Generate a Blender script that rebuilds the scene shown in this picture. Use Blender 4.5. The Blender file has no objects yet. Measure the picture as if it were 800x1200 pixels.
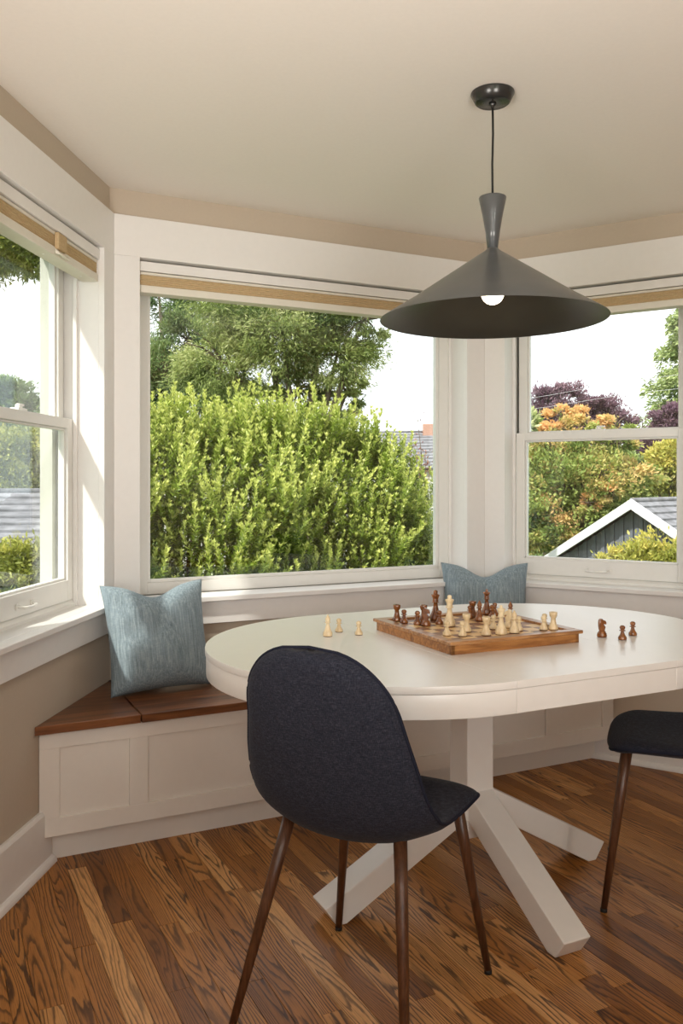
import bpy, bmesh, math, random
import numpy as np
from mathutils import Vector, Matrix

random.seed(7)
RNG = np.random.default_rng(11)
SC = bpy.context.scene
COL = SC.collection
rad = math.radians

# ------------------------------------------------------------------ camera, sky, sun, added fill lights, exposure
CAM_H = 1.22
cd = bpy.data.cameras.new('camera')
cam = bpy.data.objects.new('camera', cd)
COL.objects.link(cam)
cam.location = (0, 0, CAM_H)
cam.rotation_euler = (rad(90), 0, 0)
cd.sensor_fit = 'HORIZONTAL'
cd.sensor_width = 24.0
cd.lens = 30.0
cd.shift_y = -35 / 800
cd.clip_start = 0.05
cd.clip_end = 500
SC.camera = cam

W = bpy.data.worlds.new('overcast_sky')
SC.world = W
W.use_nodes = True
wn = W.node_tree
wn.nodes.clear()
w_out = wn.nodes.new('ShaderNodeOutputWorld')
w_bg = wn.nodes.new('ShaderNodeBackground')
w_bg.inputs["Strength"].default_value = 1.85
w_tc = wn.nodes.new('ShaderNodeTexCoord')
w_noise = wn.nodes.new('ShaderNodeTexNoise')
w_noise.inputs['Scale'].default_value = 2.2
w_noise.inputs['Detail'].default_value = 5
w_ramp = wn.nodes.new('ShaderNodeValToRGB')
w_ramp.color_ramp.elements[0].position = 0.35
w_ramp.color_ramp.elements[0].color = (0.92, 0.95, 0.99, 1)
w_ramp.color_ramp.elements[1].position = 0.6
w_ramp.color_ramp.elements[1].color = (1.0, 1.0, 1.0, 1)
wn.links.new(w_tc.outputs['Generated'], w_noise.inputs['Vector'])
wn.links.new(w_noise.outputs['Fac'], w_ramp.inputs['Fac'])
wn.links.new(w_ramp.outputs['Color'], w_bg.inputs['Color'])
wn.links.new(w_bg.outputs['Background'], w_out.inputs['Surface'])

sd = bpy.data.lights.new('sun', 'SUN')
sd.energy = 5.0
sd.angle = rad(2.0)
sd.color = (1.0, 0.95, 0.86)
sun = bpy.data.objects.new('sun', sd)
COL.objects.link(sun)
sun.rotation_euler = Vector((0.47, 0.60, -0.80)).to_track_quat('-Z', 'Y').to_euler()

def fill_light(x, y, z, power, kind, size, col=(1.0, 0.96, 0.90)):
    """added fill lights behind the camera, without fixtures: discs at the ceiling, spheres lower"""
    d = bpy.data.lights.new('fill_light', kind)
    if kind == 'AREA': d.shape = 'DISK'; d.size = size
    else: d.shadow_soft_size = size
    d.energy = power
    d.color = col
    o = bpy.data.objects.new('fill_light', d)
    COL.objects.link(o)
    o.location = (x, y, z)
for lx, ly in ((-0.4, -0.7), (1.5, -0.7)):
    fill_light(lx, ly, 2.34, 13, 'AREA', 0.5)
for lx, ly in ((-0.5, -1.5), (1.6, -1.5)):
    fill_light(lx, ly, 1.85, 20, 'POINT', 0.12)
# two added spots beside the camera, out of frame, to brighten the bay ceiling
for lx, ly, tx, ty, p in ((-0.85, 0.45, -0.05, 2.75, 118), (0.85, 0.15, 0.55, 2.8, 115)):
    d = bpy.data.lights.new('ceiling_fill_spot', 'SPOT')
    d.energy = p; d.spot_size = rad(100); d.spot_blend = 1.0; d.shadow_soft_size = 0.40; d.color = (1.0, 0.97, 0.92)
    o = bpy.data.objects.new('ceiling_fill_spot', d); COL.objects.link(o)
    o.location = (lx, ly, 1.15)
    o.rotation_euler = (Vector((tx, ty, 2.36)) - Vector((lx, ly, 1.15))).to_track_quat('-Z', 'Y').to_euler()

SC.view_settings.view_transform = 'Standard'
SC.view_settings.look = 'None'
SC.view_settings.exposure = 0.14
SC.view_settings.gamma = 1.0
SC.view_settings.use_curve_mapping = False
SC.cycles.max_bounces = 12
SC.cycles.transparent_max_bounces = 24
SC.cycles.diffuse_bounces = 6
SC.cycles.caustics_reflective = False
SC.cycles.caustics_refractive = False

# ------------------------------------------------------------------ helpers
def sight(px, py, depth):
    """the place seen at a pixel of the 800x1200 photograph, at a given distance from the camera plane"""
    return Vector(((px - 400) / 1000 * depth, depth, CAM_H - (py - 565) / 1000 * depth))

class MB:
    """collects shapes into one mesh"""
    def __init__(self):
        self.v, self.f, self.sm = [], [], []
    def add(self, vs, fs, smooth=False):
        n = len(self.v)
        self.v += [tuple(v) for v in vs]
        for f in fs:
            self.f.append([i + n for i in f])
            self.sm.append(smooth)
        return self
    def box(self, x0, x1, y0, y1, z0, z1):
        v = [(x0, y0, z0), (x1, y0, z0), (x1, y1, z0), (x0, y1, z0), (x0, y0, z1), (x1, y0, z1), (x1, y1, z1), (x0, y1, z1)]
        return self.add(v, [(0, 3, 2, 1), (4, 5, 6, 7), (0, 1, 5, 4), (1, 2, 6, 5), (2, 3, 7, 6), (3, 0, 4, 7)])
    def prism(self, poly, z0, z1, smooth=False):
        n = len(poly)
        v = [(x, y, z0) for x, y in poly] + [(x, y, z1) for x, y in poly]
        self.add(v, [tuple(reversed(range(n))), tuple(range(n, 2 * n))])
        k = len(self.v) - 2 * n
        for i in range(n):
            j = (i + 1) % n
            self.f.append([k + i, k + j, k + n + j, k + n + i])
            self.sm.append(smooth)
        return self
    def extrude_x(self, prof, x0, x1):
        """a closed (y, z) profile run along x"""
        n = len(prof)
        v = [(x0, y, z) for y, z in prof] + [(x1, y, z) for y, z in prof]
        return self.add(v, [tuple(range(n)), tuple(reversed(range(n, 2 * n)))] +
                        [(i, n + i, n + (i + 1) % n, (i + 1) % n) for i in range(n)])
    def lathe(self, prof, seg=24, c=(0, 0, 0), close=True):
        n = len(prof)
        v = []
        for r, z in prof:
            for k in range(seg):
                a = 2 * math.pi * k / seg
                v.append((c[0] + r * math.cos(a), c[1] + r * math.sin(a), c[2] + z))
        f = []
        for i in range(n - 1):
            for k in range(seg):
                k2 = (k + 1) % seg
                f.append((i * seg + k, i * seg + k2, (i + 1) * seg + k2, (i + 1) * seg + k))
        self.add(v, f, True)
        if close:
            b = len(self.v) - n * seg
            self.f.append([b + k for k in reversed(range(seg))]); self.sm.append(False)
            self.f.append([b + (n - 1) * seg + k for k in range(seg)]); self.sm.append(False)
        return self
    def tube(self, pts, rads, seg=10, caps=True):
        pts = [Vector(p) for p in pts]
        rings = []
        v, f = [], []
        for i, p in enumerate(pts):
            t = (pts[min(i + 1, len(pts) - 1)] - pts[max(i - 1, 0)]).normalized()
            a = Vector((0, 0, 1)) if abs(t.z) < 0.9 else Vector((1, 0, 0))
            x = t.cross(a).normalized()
            y = t.cross(x)
            r = rads[i] if hasattr(rads, '__len__') else rads
            for k in range(seg):
                q = 2 * math.pi * k / seg
                v.append(p + (x * math.cos(q) + y * math.sin(q)) * r)
        for i in range(len(pts) - 1):
            for k in range(seg):
                k2 = (k + 1) % seg
                f.append((i * seg + k, (i + 1) * seg + k, (i + 1) * seg + k2, i * seg + k2))
        self.add(v, f, True)
        if caps:
            b = len(self.v) - len(pts) * seg
            self.f.append([b + k for k in range(seg)]); self.sm.append(False)
            self.f.append([b + (len(pts) - 1) * seg + k for k in reversed(range(seg))]); self.sm.append(False)
        return self
    def xform(self, m):
        self.v = [tuple(m @ Vector(v)) for v in self.v]
        return self
    def build(self, name, mat, parent=None, bevel=0.0, seg=2, recalc=True):
        me = bpy.data.meshes.new(name)
        me.from_pydata(self.v, [], self.f)
        me.polygons.foreach_set('use_smooth', self.sm)
        if recalc:
            bm = bmesh.new(); bm.from_mesh(me)
            bmesh.ops.recalc_face_normals(bm, faces=bm.faces)
            bm.to_mesh(me); bm.free()
        me.materials.append(mat)
        me.update()
        o = bpy.data.objects.new(name, me)
        COL.objects.link(o)
        if parent is not None:
            o.parent = parent
        if bevel:
            b = o.modifiers.new('bevel', 'BEVEL')
            b.width = bevel; b.segments = seg; b.limit_method = 'ANGLE'; b.angle_limit = rad(40)
        return o

def tag(o, label=None, cat=None, group=None, kind=None):
    if label: o['label'] = label
    if cat: o['category'] = cat
    if group: o['group'] = group
    if kind: o['kind'] = kind
    return o

def empty(name, loc=(0, 0, 0), rz=0.0, parent=None):
    o = bpy.data.objects.new(name, None)
    COL.objects.link(o)
    o.location = loc
    o.rotation_euler = (0, 0, rz)
    o.empty_display_size = 0.1
    if parent is not None: o.parent = parent
    return o

def copy_tree(o, parent=None):
    c = o.copy()
    COL.objects.link(c)
    if parent is not None:
        c.parent = parent
    for ch in list(o.children):
        copy_tree(ch, c)
    return c

def quad_cloud(name, V, mat, parent=None, attrs=None, kind=None):
    """one mesh of many separate four-cornered leaves, V of shape (n, 4, 3)"""
    n = len(V)
    me = bpy.data.meshes.new(name)
    me.vertices.add(n * 4)
    me.vertices.foreach_set('co', np.ascontiguousarray(V, dtype=np.float32).reshape(-1))
    me.loops.add(n * 4)
    me.loops.foreach_set('vertex_index', np.arange(n * 4, dtype=np.int32))
    me.polygons.add(n)
    me.polygons.foreach_set('loop_start', np.arange(0, n * 4, 4, dtype=np.int32))
    if attrs is not None:
        a = me.attributes.new('tint', 'FLOAT', 'FACE')
        a.data.foreach_set('value', np.ascontiguousarray(attrs, dtype=np.float32))
    me.materials.append(mat)
    me.update(calc_edges=True)
    o = bpy.data.objects.new(name, me)
    COL.objects.link(o)
    if parent is not None: o.parent = parent
    if kind: o['kind'] = kind
    return o

# ------------------------------------------------------------------ materials
def new_mat(name):
    m = bpy.data.materials.new(name)
    m.use_nodes = True
    nt = m.node_tree
    nt.nodes.clear()
    out = nt.nodes.new('ShaderNodeOutputMaterial')
    b = nt.nodes.new('ShaderNodeBsdfPrincipled')
    nt.links.new(b.outputs['BSDF'], out.inputs['Surface'])
    return m, nt, b, out

def N(nt, t, **kw):
    n = nt.nodes.new(t)
    for k, v in kw.items():
        if k in n.inputs: n.inputs[k].default_value = v
        else: setattr(n, k, v)
    return n

def ramp(nt, stops):
    r = nt.nodes.new('ShaderNodeValToRGB')
    e = r.color_ramp.elements
    while len(e) < len(stops): e.new(0.5)
    for i, (p, c) in enumerate(stops):
        e[i].position = p
        e[i].color = (*c, 1)
    return r

def paint(name, col, rough=0.5, var=0.03, bump=0.02, scale=60, spec=0.35):
    m, nt, b, out = new_mat(name)
    tc = N(nt, 'ShaderNodeTexCoord')
    n = N(nt, 'ShaderNodeTexNoise', Scale=scale, Detail=3)
    nt.links.new(tc.outputs['Object'], n.inputs['Vector'])
    r = ramp(nt, [(0.3, [c * (1 - var) for c in col]), (0.7, [min(1, c * (1 + var)) for c in col])])
    nt.links.new(n.outputs['Fac'], r.inputs['Fac'])
    nt.links.new(r.outputs['Color'], b.inputs['Base Color'])
    b.inputs['Roughness'].default_value = rough
    b.inputs['Specular IOR Level'].default_value = spec
    if bump:
        bp = N(nt, 'ShaderNodeBump', Strength=bump, Distance=0.002)
        nt.links.new(n.outputs['Fac'], bp.inputs['Height'])
        nt.links.new(bp.outputs['Normal'], b.inputs['Normal'])
    return m

def plain(name, col, rough=0.4, metal=0.0, spec=0.5, coat=0.0):
    m, nt, b, out = new_mat(name)
    tc = N(nt, 'ShaderNodeTexCoord')
    n = N(nt, 'ShaderNodeTexNoise', Scale=25.0, Detail=2)
    nt.links.new(tc.outputs['Object'], n.inputs['Vector'])
    r = ramp(nt, [(0.3, [c * .94 for c in col]), (0.7, [c * 1.06 for c in col])])
    nt.links.new(n.outputs['Fac'], r.inputs['Fac'])
    nt.links.new(r.outputs['Color'], b.inputs['Base Color'])
    b.inputs['Roughness'].default_value = rough
    b.inputs['Metallic'].default_value = metal
    b.inputs['Specular IOR Level'].default_value = spec
    b.inputs['Coat Weight'].default_value = coat
    b.inputs['Coat Roughness'].default_value = 0.1
    return m

def wood(name, light, mid, dark, rot=(0, 0, 0), scale=(6, 60, 60), rough=0.35, rings=6.0, per_object=True, coat=0.0, contrast=0.5):
    m, nt, b, out = new_mat(name)
    tc = N(nt, 'ShaderNodeTexCoord')
    mp = N(nt, 'ShaderNodeMapping')
    mp.inputs['Rotation'].default_value = rot
    mp.inputs['Scale'].default_value = scale
    oi = N(nt, 'ShaderNodeObjectInfo')
    ad = N(nt, 'ShaderNodeVectorMath', operation='MULTIPLY_ADD')
    cb = N(nt, 'ShaderNodeCombineXYZ')
    mu = N(nt, 'ShaderNodeMath', operation='MULTIPLY')
    mu.inputs[1].default_value = 37.0 if per_object else 0.0
    nt.links.new(oi.outputs['Random'], mu.inputs[0])
    for i in range(3): nt.links.new(mu.outputs[0], cb.inputs[i])
    nt.links.new(tc.outputs['Object'], mp.inputs['Vector'])
    ad.inputs[1].default_value = (1, 1, 1)
    nt.links.new(mp.outputs['Vector'], ad.inputs[0])
    nt.links.new(cb.outputs[0], ad.inputs[2])
    n1 = N(nt, 'ShaderNodeTexNoise', Scale=0.5, Detail=2, Roughness=0.5)
    nt.links.new(ad.outputs[0], n1.inputs['Vector'])
    k = N(nt, 'ShaderNodeMath', operation='MULTIPLY'); k.inputs[1].default_value = rings * 6.28
    nt.links.new(n1.outputs['Fac'], k.inputs[0])
    s = N(nt, 'ShaderNodeMath', operation='SINE')
    nt.links.new(k.outputs[0], s.inputs[0])
    n2 = N(nt, 'ShaderNodeTexNoise', Scale=2.0, Detail=6, Roughness=0.65)
    nt.links.new(ad.outputs[0], n2.inputs['Vector'])
    mx = N(nt, 'ShaderNodeMath', operation='MULTIPLY_ADD')
    mx.inputs[1].default_value = 0.18 * contrast
    nt.links.new(s.outputs[0], mx.inputs[0])
    nt.links.new(n2.outputs['Fac'], mx.inputs[2])
    r = ramp(nt, [(0.3, dark), (0.5, mid), (0.72, light)])
    nt.links.new(mx.outputs[0], r.inputs['Fac'])
    nt.links.new(r.outputs['Color'], b.inputs['Base Color'])
    b.inputs['Roughness'].default_value = rough
    b.inputs['Coat Weight'].default_value = coat
    b.inputs['Coat Roughness'].default_value = 0.15
    bp = N(nt, 'ShaderNodeBump', Strength=0.08, Distance=0.002)
    nt.links.new(mx.outputs[0], bp.inputs['Height'])
    nt.links.new(bp.outputs['Normal'], b.inputs['Normal'])
    return m

def floor_wood():
    """stained red oak: each board its own cut, tone and cathedral grain"""
    m, nt, b, out = new_mat('stained_oak_plank')
    ge = N(nt, 'ShaderNodeNewGeometry')
    oi = N(nt, 'ShaderNodeObjectInfo')
    mp = N(nt, 'ShaderNodeMapping', vector_type='POINT')
    mp.inputs['Rotation'].default_value = (0, 0, -FLOOR_ROT)
    nt.links.new(ge.outputs['Position'], mp.inputs['Vector'])
    rnd = N(nt, 'ShaderNodeMath', operation='ADD')
    nt.links.new(oi.outputs['Random'], rnd.inputs[0])
    nt.links.new(ge.outputs['Random Per Island'], rnd.inputs[1])
    wnz = N(nt, 'ShaderNodeTexWhiteNoise', noise_dimensions='1D')
    nt.links.new(rnd.outputs[0], wnz.inputs['W'])
    off = N(nt, 'ShaderNodeVectorMath', operation='SCALE'); off.inputs['Scale'].default_value = 40.0
    nt.links.new(wnz.outputs['Color'], off.inputs[0])
    ad = N(nt, 'ShaderNodeVectorMath', operation='ADD')
    nt.links.new(mp.outputs['Vector'], ad.inputs[0]); nt.links.new(off.outputs[0], ad.inputs[1])
    def stretched(sx, sy):
        q = N(nt, 'ShaderNodeMapping'); q.inputs['Scale'].default_value = (sx, sy, 1)
        nt.links.new(ad.outputs[0], q.inputs['Vector'])
        return q
    sep = N(nt, 'ShaderNodeSeparateColor')
    nt.links.new(wnz.outputs['Color'], sep.inputs[0])
    # broad field whose contour lines are the growth rings
    q1 = stretched(14.0, 1.25)
    n1 = N(nt, 'ShaderNodeTexNoise', Scale=1.0, Detail=1.5, Roughness=0.45, Distortion=0.25)
    nt.links.new(q1.outputs[0], n1.inputs['Vector'])
    q2 = stretched(90.0, 9.0)
    n2 = N(nt, 'ShaderNodeTexNoise', Scale=1.0, Detail=3, Roughness=0.6)
    nt.links.new(q2.outputs[0], n2.inputs['Vector'])
    kk = N(nt, 'ShaderNodeMath', operation='MULTIPLY_ADD'); kk.inputs[1].default_value = 0.05
    nt.links.new(n2.outputs['Fac'], kk.inputs[0]); nt.links.new(n1.outputs['Fac'], kk.inputs[2])
    sx = N(nt, 'ShaderNodeSeparateXYZ'); nt.links.new(ad.outputs[0], sx.inputs[0])
    stp = N(nt, 'ShaderNodeMath', operation='MULTIPLY'); stp.inputs[1].default_value = 9.0
    nt.links.new(sep.outputs[0], stp.inputs[0])
    acr = N(nt, 'ShaderNodeMath', operation='MULTIPLY_ADD')
    nt.links.new(sx.outputs[0], acr.inputs[0]); nt.links.new(stp.outputs[0], acr.inputs[1]); nt.links.new(kk.outputs[0], acr.inputs[2])
    rg = N(nt, 'ShaderNodeMath', operation='MULTIPLY'); rg.inputs[1].default_value = 16.0
    nt.links.new(acr.outputs[0], rg.inputs[0])
    fr = N(nt, 'ShaderNodeMath', operation='FRACT')
    nt.links.new(rg.outputs[0], fr.inputs[0])
    # saw-tooth: sharp dark late line fading into the lighter wood
    lines = ramp(nt, [(0.0, (0.0,) * 3), (0.14, (0.10,) * 3), (0.36, (0.88,) * 3), (0.90, (1,) * 3), (1.0, (0.02,) * 3)])
    nt.links.new(fr.outputs[0], lines.inputs['Fac'])
    # pores
    q3 = stretched(420.0, 16.0)
    n3 = N(nt, 'ShaderNodeTexNoise', Scale=1.0, Detail=2, Roughness=0.6)
    nt.links.new(q3.outputs[0], n3.inputs['Vector'])
    pores = ramp(nt, [(0.36, (0.55,) * 3), (0.52, (1,) * 3)])
    nt.links.new(n3.outputs['Fac'], pores.inputs['Fac'])
    # tone of the board and slow variation along it
    tone = ramp(nt, [(0.0, (0.22, 0.080, 0.016)), (0.4, (0.38, 0.150, 0.032)), (0.75, (0.50, 0.215, 0.052)), (1.0, (0.72, 0.380, 0.140))])
    n4 = N(nt, 'ShaderNodeTexNoise', Scale=1.0, Detail=2)
    q4 = stretched(8.0, 2.0)
    nt.links.new(q4.outputs[0], n4.inputs['Vector'])
    tv = N(nt, 'ShaderNodeMath', operation='MULTIPLY_ADD'); tv.inputs[1].default_value = 0.7
    sub = N(nt, 'ShaderNodeMath', operation='SUBTRACT'); sub.inputs[1].default_value = 0.42
    nt.links.new(n4.outputs['Fac'], sub.inputs[0])
    nt.links.new(sub.outputs[0], tv.inputs[0]); nt.links.new(sep.outputs[1], tv.inputs[2])
    nt.links.new(tv.outputs[0], tone.inputs['Fac'])
    dark = N(nt, 'ShaderNodeMix', data_type='RGBA')
    # how strongly the rings show varies from board to board
    stg = N(nt, 'ShaderNodeMapRange'); stg.inputs['To Min'].default_value = 0.62; stg.inputs['To Max'].default_value = 0.95
    nt.links.new(sep.outputs[2], stg.inputs['Value'])
    inv = N(nt, 'ShaderNodeMath', operation='SUBTRACT'); inv.inputs[0].default_value = 1.0
    nt.links.new(lines.outputs['Color'], inv.inputs[1])
    am = N(nt, 'ShaderNodeMath', operation='MULTIPLY')
    nt.links.new(inv.outputs[0], am.inputs[0]); nt.links.new(stg.outputs[0], am.inputs[1])
    nt.links.new(am.outputs[0], dark.inputs['Factor'])
    nt.links.new(tone.outputs['Color'], dark.inputs['A'])
    dark.inputs['B'].default_value = (0.036, 0.011, 0.003, 1)
    pm = N(nt, 'ShaderNodeMix', data_type='RGBA', blend_type='MULTIPLY')
    pm.inputs['Factor'].default_value = 0.6
    nt.links.new(dark.outputs['Result'], pm.inputs['A']); nt.links.new(pores.outputs['Color'], pm.inputs['B'])
    nt.links.new(pm.outputs['Result'], b.inputs['Base Color'])
    b.inputs['Roughness'].default_value = 0.38
    b.inputs['Specular IOR Level'].default_value = 0.28
    bp = N(nt, 'ShaderNodeBump', Strength=0.10, Distance=0.001)
    nt.links.new(lines.outputs['Color'], bp.inputs['Height'])
    nt.links.new(bp.outputs['Normal'], b.inputs['Normal'])
    return m

def fabric(name, c1, c2, c3, sx, sz, rough=0.9, sheen=0.3, streak=0.0):
    """woven cloth: crossed threads, with long slubs when streak > 0"""
    m, nt, b, out = new_mat(name)
    tc = N(nt, 'ShaderNodeTexCoord')
    def stretched(a, bb, c, sc):
        q = N(nt, 'ShaderNodeMapping'); q.inputs['Scale'].default_value = (a, bb, c)
        nt.links.new(tc.outputs['Object'], q.inputs['Vector'])
        n = N(nt, 'ShaderNodeTexNoise', Scale=sc, Detail=2, Roughness=0.6)
        nt.links.new(q.outputs[0], n.inputs['Vector'])
        return n
    n1 = stretched(sx, sx, sx * .12, 1.0)
    n2 = stretched(sz * .12, sz * .12, sz, 1.0)
    ad = N(nt, 'ShaderNodeMath', operation='ADD')
    nt.links.new(n1.outputs['Fac'], ad.inputs[0]); nt.links.new(n2.outputs['Fac'], ad.inputs[1])
    hf = N(nt, 'ShaderNodeMath', operation='MULTIPLY'); hf.inputs[1].default_value = 0.5
    nt.links.new(ad.outputs[0], hf.inputs[0])
    fac = hf
    if streak:
        n3 = stretched(190, 190, 5, 1.0)
        mx = N(nt, 'ShaderNodeMix', data_type='FLOAT'); mx.inputs['Factor'].default_value = streak
        nt.links.new(hf.outputs[0], mx.inputs['A']); nt.links.new(n3.outputs['Fac'], mx.inputs['B'])
        r = ramp(nt, [(0.34, c1), (0.5, c2), (0.66, c3)])
        nt.links.new(mx.outputs['Result'], r.inputs['Fac'])
    else:
        r = ramp(nt, [(0.34, c1), (0.5, c2), (0.66, c3)])
        nt.links.new(hf.outputs[0], r.inputs['Fac'])
    nt.links.new(r.outputs['Color'], b.inputs['Base Color'])
    b.inputs['Roughness'].default_value = rough
    b.inputs['Specular IOR Level'].default_value = 0.15
    b.inputs['Sheen Weight'].default_value = sheen
    b.inputs['Sheen Roughness'].default_value = 0.4
    bp = N(nt, 'ShaderNodeBump', Strength=0.25, Distance=0.0015)
    nt.links.new(hf.outputs[0], bp.inputs['Height'])
    nt.links.new(bp.outputs['Normal'], b.inputs['Normal'])
    return m

def leaf_mat(name, c_old, c_mid, c_new, rough=0.45, trans=0.35, spread=0.5):
    """leaf colour runs through three tones by tint (age on hedge shoots, place in tree crowns) and by chance"""
    m, nt, b, out = new_mat(name)
    at = N(nt, 'ShaderNodeAttribute', attribute_name='tint')
    ge = N(nt, 'ShaderNodeNewGeometry')
    ma = N(nt, 'ShaderNodeMath', operation='MULTIPLY_ADD'); ma.inputs[1].default_value = spread
    sb = N(nt, 'ShaderNodeMath', operation='SUBTRACT'); sb.inputs[1].default_value = 0.5
    nt.links.new(ge.outputs['Random Per Island'], sb.inputs[0])
    nt.links.new(sb.outputs[0], ma.inputs[0]); nt.links.new(at.outputs['Fac'], ma.inputs[2])
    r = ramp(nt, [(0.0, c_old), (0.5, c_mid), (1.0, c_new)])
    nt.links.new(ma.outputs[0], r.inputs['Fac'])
    nt.links.new(r.outputs['Color'], b.inputs['Base Color'])
    b.inputs['Roughness'].default_value = rough
    b.inputs['Specular IOR Level'].default_value = 0.4
    tr = N(nt, 'ShaderNodeBsdfTranslucent')
    nt.links.new(r.outputs['Color'], tr.inputs['Color'])
    mx = N(nt, 'ShaderNodeMixShader'); mx.inputs['Fac'].default_value = trans
    nt.links.new(b.outputs['BSDF'], mx.inputs[1]); nt.links.new(tr.outputs[0], mx.inputs[2])
    nt.links.new(mx.outputs[0], out.inputs['Surface'])
    return m

def glass_mat():
    m = bpy.data.materials.new('window_glass')
    m.use_nodes = True
    nt = m.node_tree; nt.nodes.clear()
    out = nt.nodes.new('ShaderNodeOutputMaterial')
    tr = N(nt, 'ShaderNodeBsdfTransparent'); tr.inputs['Color'].default_value = (0.97, 0.985, 0.98, 1)
    gl = N(nt, 'ShaderNodeBsdfGlossy'); gl.inputs['Roughness'].default_value = 0.0
    gl.inputs['Color'].default_value = (0.93, 0.98, 1.0, 1)
    lw_ = N(nt, 'ShaderNodeLayerWeight', Blend=0.5)
    pw = N(nt, 'ShaderNodeMath', operation='POWER'); pw.inputs[1].default_value = 5.0
    nt.links.new(lw_.outputs['Facing'], pw.inputs[0])
    fn = N(nt, 'ShaderNodeMath', operation='MULTIPLY_ADD'); fn.inputs[1].default_value = 0.96; fn.inputs[2].default_value = 0.04
    nt.links.new(pw.outputs[0], fn.inputs[0])
    mx = N(nt, 'ShaderNodeMixShader')
    nt.links.new(fn.outputs[0], mx.inputs['Fac'])
    nt.links.new(tr.outputs[0], mx.inputs[1]); nt.links.new(gl.outputs[0], mx.inputs[2])
    nt.links.new(mx.outputs[0], out.inputs['Surface'])
    return m

def bulb_mat():
    m = bpy.data.materials.new('lit_opal_bulb')
    m.use_nodes = True
    nt = m.node_tree; nt.nodes.clear()
    out = nt.nodes.new('ShaderNodeOutputMaterial')
    e = N(nt, 'ShaderNodeEmission'); e.inputs['Color'].default_value = (1.0, 0.86, 0.66, 1); e.inputs['Strength'].default_value = 9.0
    nt.links.new(e.outputs[0], out.inputs['Surface'])
    return m

FLOOR_ROT = math.atan2(-0.443, 0.896) * -1.0   # boards run square to the middle bay wall
M_wall = paint('beige_wall_paint', (0.52, 0.44, 0.35), 0.7, 0.015, 0.05, 90, 0.2)
M_ceil = paint('cream_ceiling_paint', (0.80, 0.75, 0.685), 0.8, 0.01, 0.04, 80, 0.15)
M_trim = paint('white_trim_paint', (0.80, 0.78, 0.755), 0.35, 0.01, 0.01, 40, 0.4)
M_vinyl = paint('white_window_vinyl', (0.78, 0.77, 0.735), 0.35, 0.01, 0.0, 40, 0.4)
M_bench = paint('white_bench_paint', (0.78, 0.735, 0.675), 0.4, 0.01, 0.01, 40, 0.35)
M_table = paint('white_table_lacquer', (0.82, 0.795, 0.755), 0.28, 0.01, 0.006, 30, 0.45)
M_blind = paint('cream_blind_enamel', (0.74, 0.70, 0.61), 0.5, 0.02, 0.0, 40)
M_blindfab = fabric('tan_blind_cloth', (0.46, 0.33, 0.185), (0.52, 0.385, 0.22), (0.58, 0.435, 0.26), 500, 500, 0.9, 0.0)
M_ext = paint('cream_exterior_paint', (0.52, 0.52, 0.46), 0.5, 0.02, 0.02, 30)
M_glass = glass_mat()
M_lid = wood('walnut_lid', (0.23, 0.085, 0.028), (0.145, 0.050, 0.016), (0.075, 0.025, 0.008), (0, 0, 0), (2.2, 26, 26), 0.32, 4.0, contrast=0.7)
M_floor = floor_wood()
M_sub = plain('dark_gap', (0.025, 0.010, 0.004), 0.8)
M_navy = fabric('navy_chair_cloth', (0.013, 0.014, 0.021), (0.026, 0.028, 0.042), (0.056, 0.060, 0.083), 800, 800, 0.95, 0.06)
M_welt = plain('navy_welt', (0.017, 0.019, 0.033), 0.85, spec=0.15)
M_leg = wood('walnut_look_leg', (0.14, 0.060, 0.028), (0.095, 0.038, 0.017), (0.055, 0.020, 0.009), (0, 0, 0), (90, 90, 6), 0.38, 3.0, contrast=0.5, coat=0.2)
M_rubber = plain('black_rubber', (0.01, 0.009, 0.008), 0.7)
M_pillow = fabric('blue_slub_cloth', (0.135, 0.18, 0.205), (0.225, 0.285, 0.32), (0.36, 0.43, 0.46), 600, 600, 0.95, 0.12, 0.55)
M_shade = plain('charcoal_enamel', (0.080, 0.083, 0.083), 0.3, 0.0, 0.5, 0.3)
M_shadein = plain('bronze_shade_lining', (0.040, 0.034, 0.022), 0.38, 0.35, 0.5)
M_canopy = plain('gunmetal_canopy', (0.055, 0.054, 0.052), 0.25, 0.6, 0.5)
M_cord = plain('black_cord', (0.008, 0.007, 0.006), 0.7)
M_bulb = bulb_mat()
M_board = wood('walnut_board_frame', (0.52, 0.275, 0.115), (0.38, 0.180, 0.068), (0.23, 0.098, 0.034), (0, 0, 0), (7, 70, 70), 0.3, 4.0, contrast=0.6)
M_boardside = wood('acacia_board_side', (0.50, 0.235, 0.070), (0.37, 0.155, 0.042), (0.24, 0.092, 0.024), (0, 0, 0), (6, 60, 60), 0.4, 4.0, contrast=0.6)
M_sqd = wood('dark_square_wood', (0.34, 0.150, 0.058), (0.25, 0.100, 0.038), (0.16, 0.060, 0.022), (0, 0, 0), (8, 80, 80), 0.42, 3.0)
M_sql = wood('light_square_wood', (0.88, 0.62, 0.30), (0.80, 0.53, 0.235), (0.68, 0.43, 0.17), (0, 0, 0), (8, 80, 80), 0.42, 3.0)
M_pd = wood('dark_piece_wood', (0.34, 0.125, 0.030), (0.21, 0.070, 0.017), (0.10, 0.030, 0.009), (0, 0, 0), (60, 60, 22), 0.22, 3.0, coat=0.4)
M_pl = wood('light_piece_wood', (0.82, 0.68, 0.44), (0.74, 0.585, 0.355), (0.62, 0.46, 0.26), (0, 0, 0), (60, 60, 16), 0.35, 2.0, coat=0.2)
M_felt = plain('dark_felt', (0.06, 0.02, 0.01), 0.9)
M_steel = plain('satin_white_hardware', (0.80, 0.79, 0.75), 0.3, 0.1)

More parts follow.
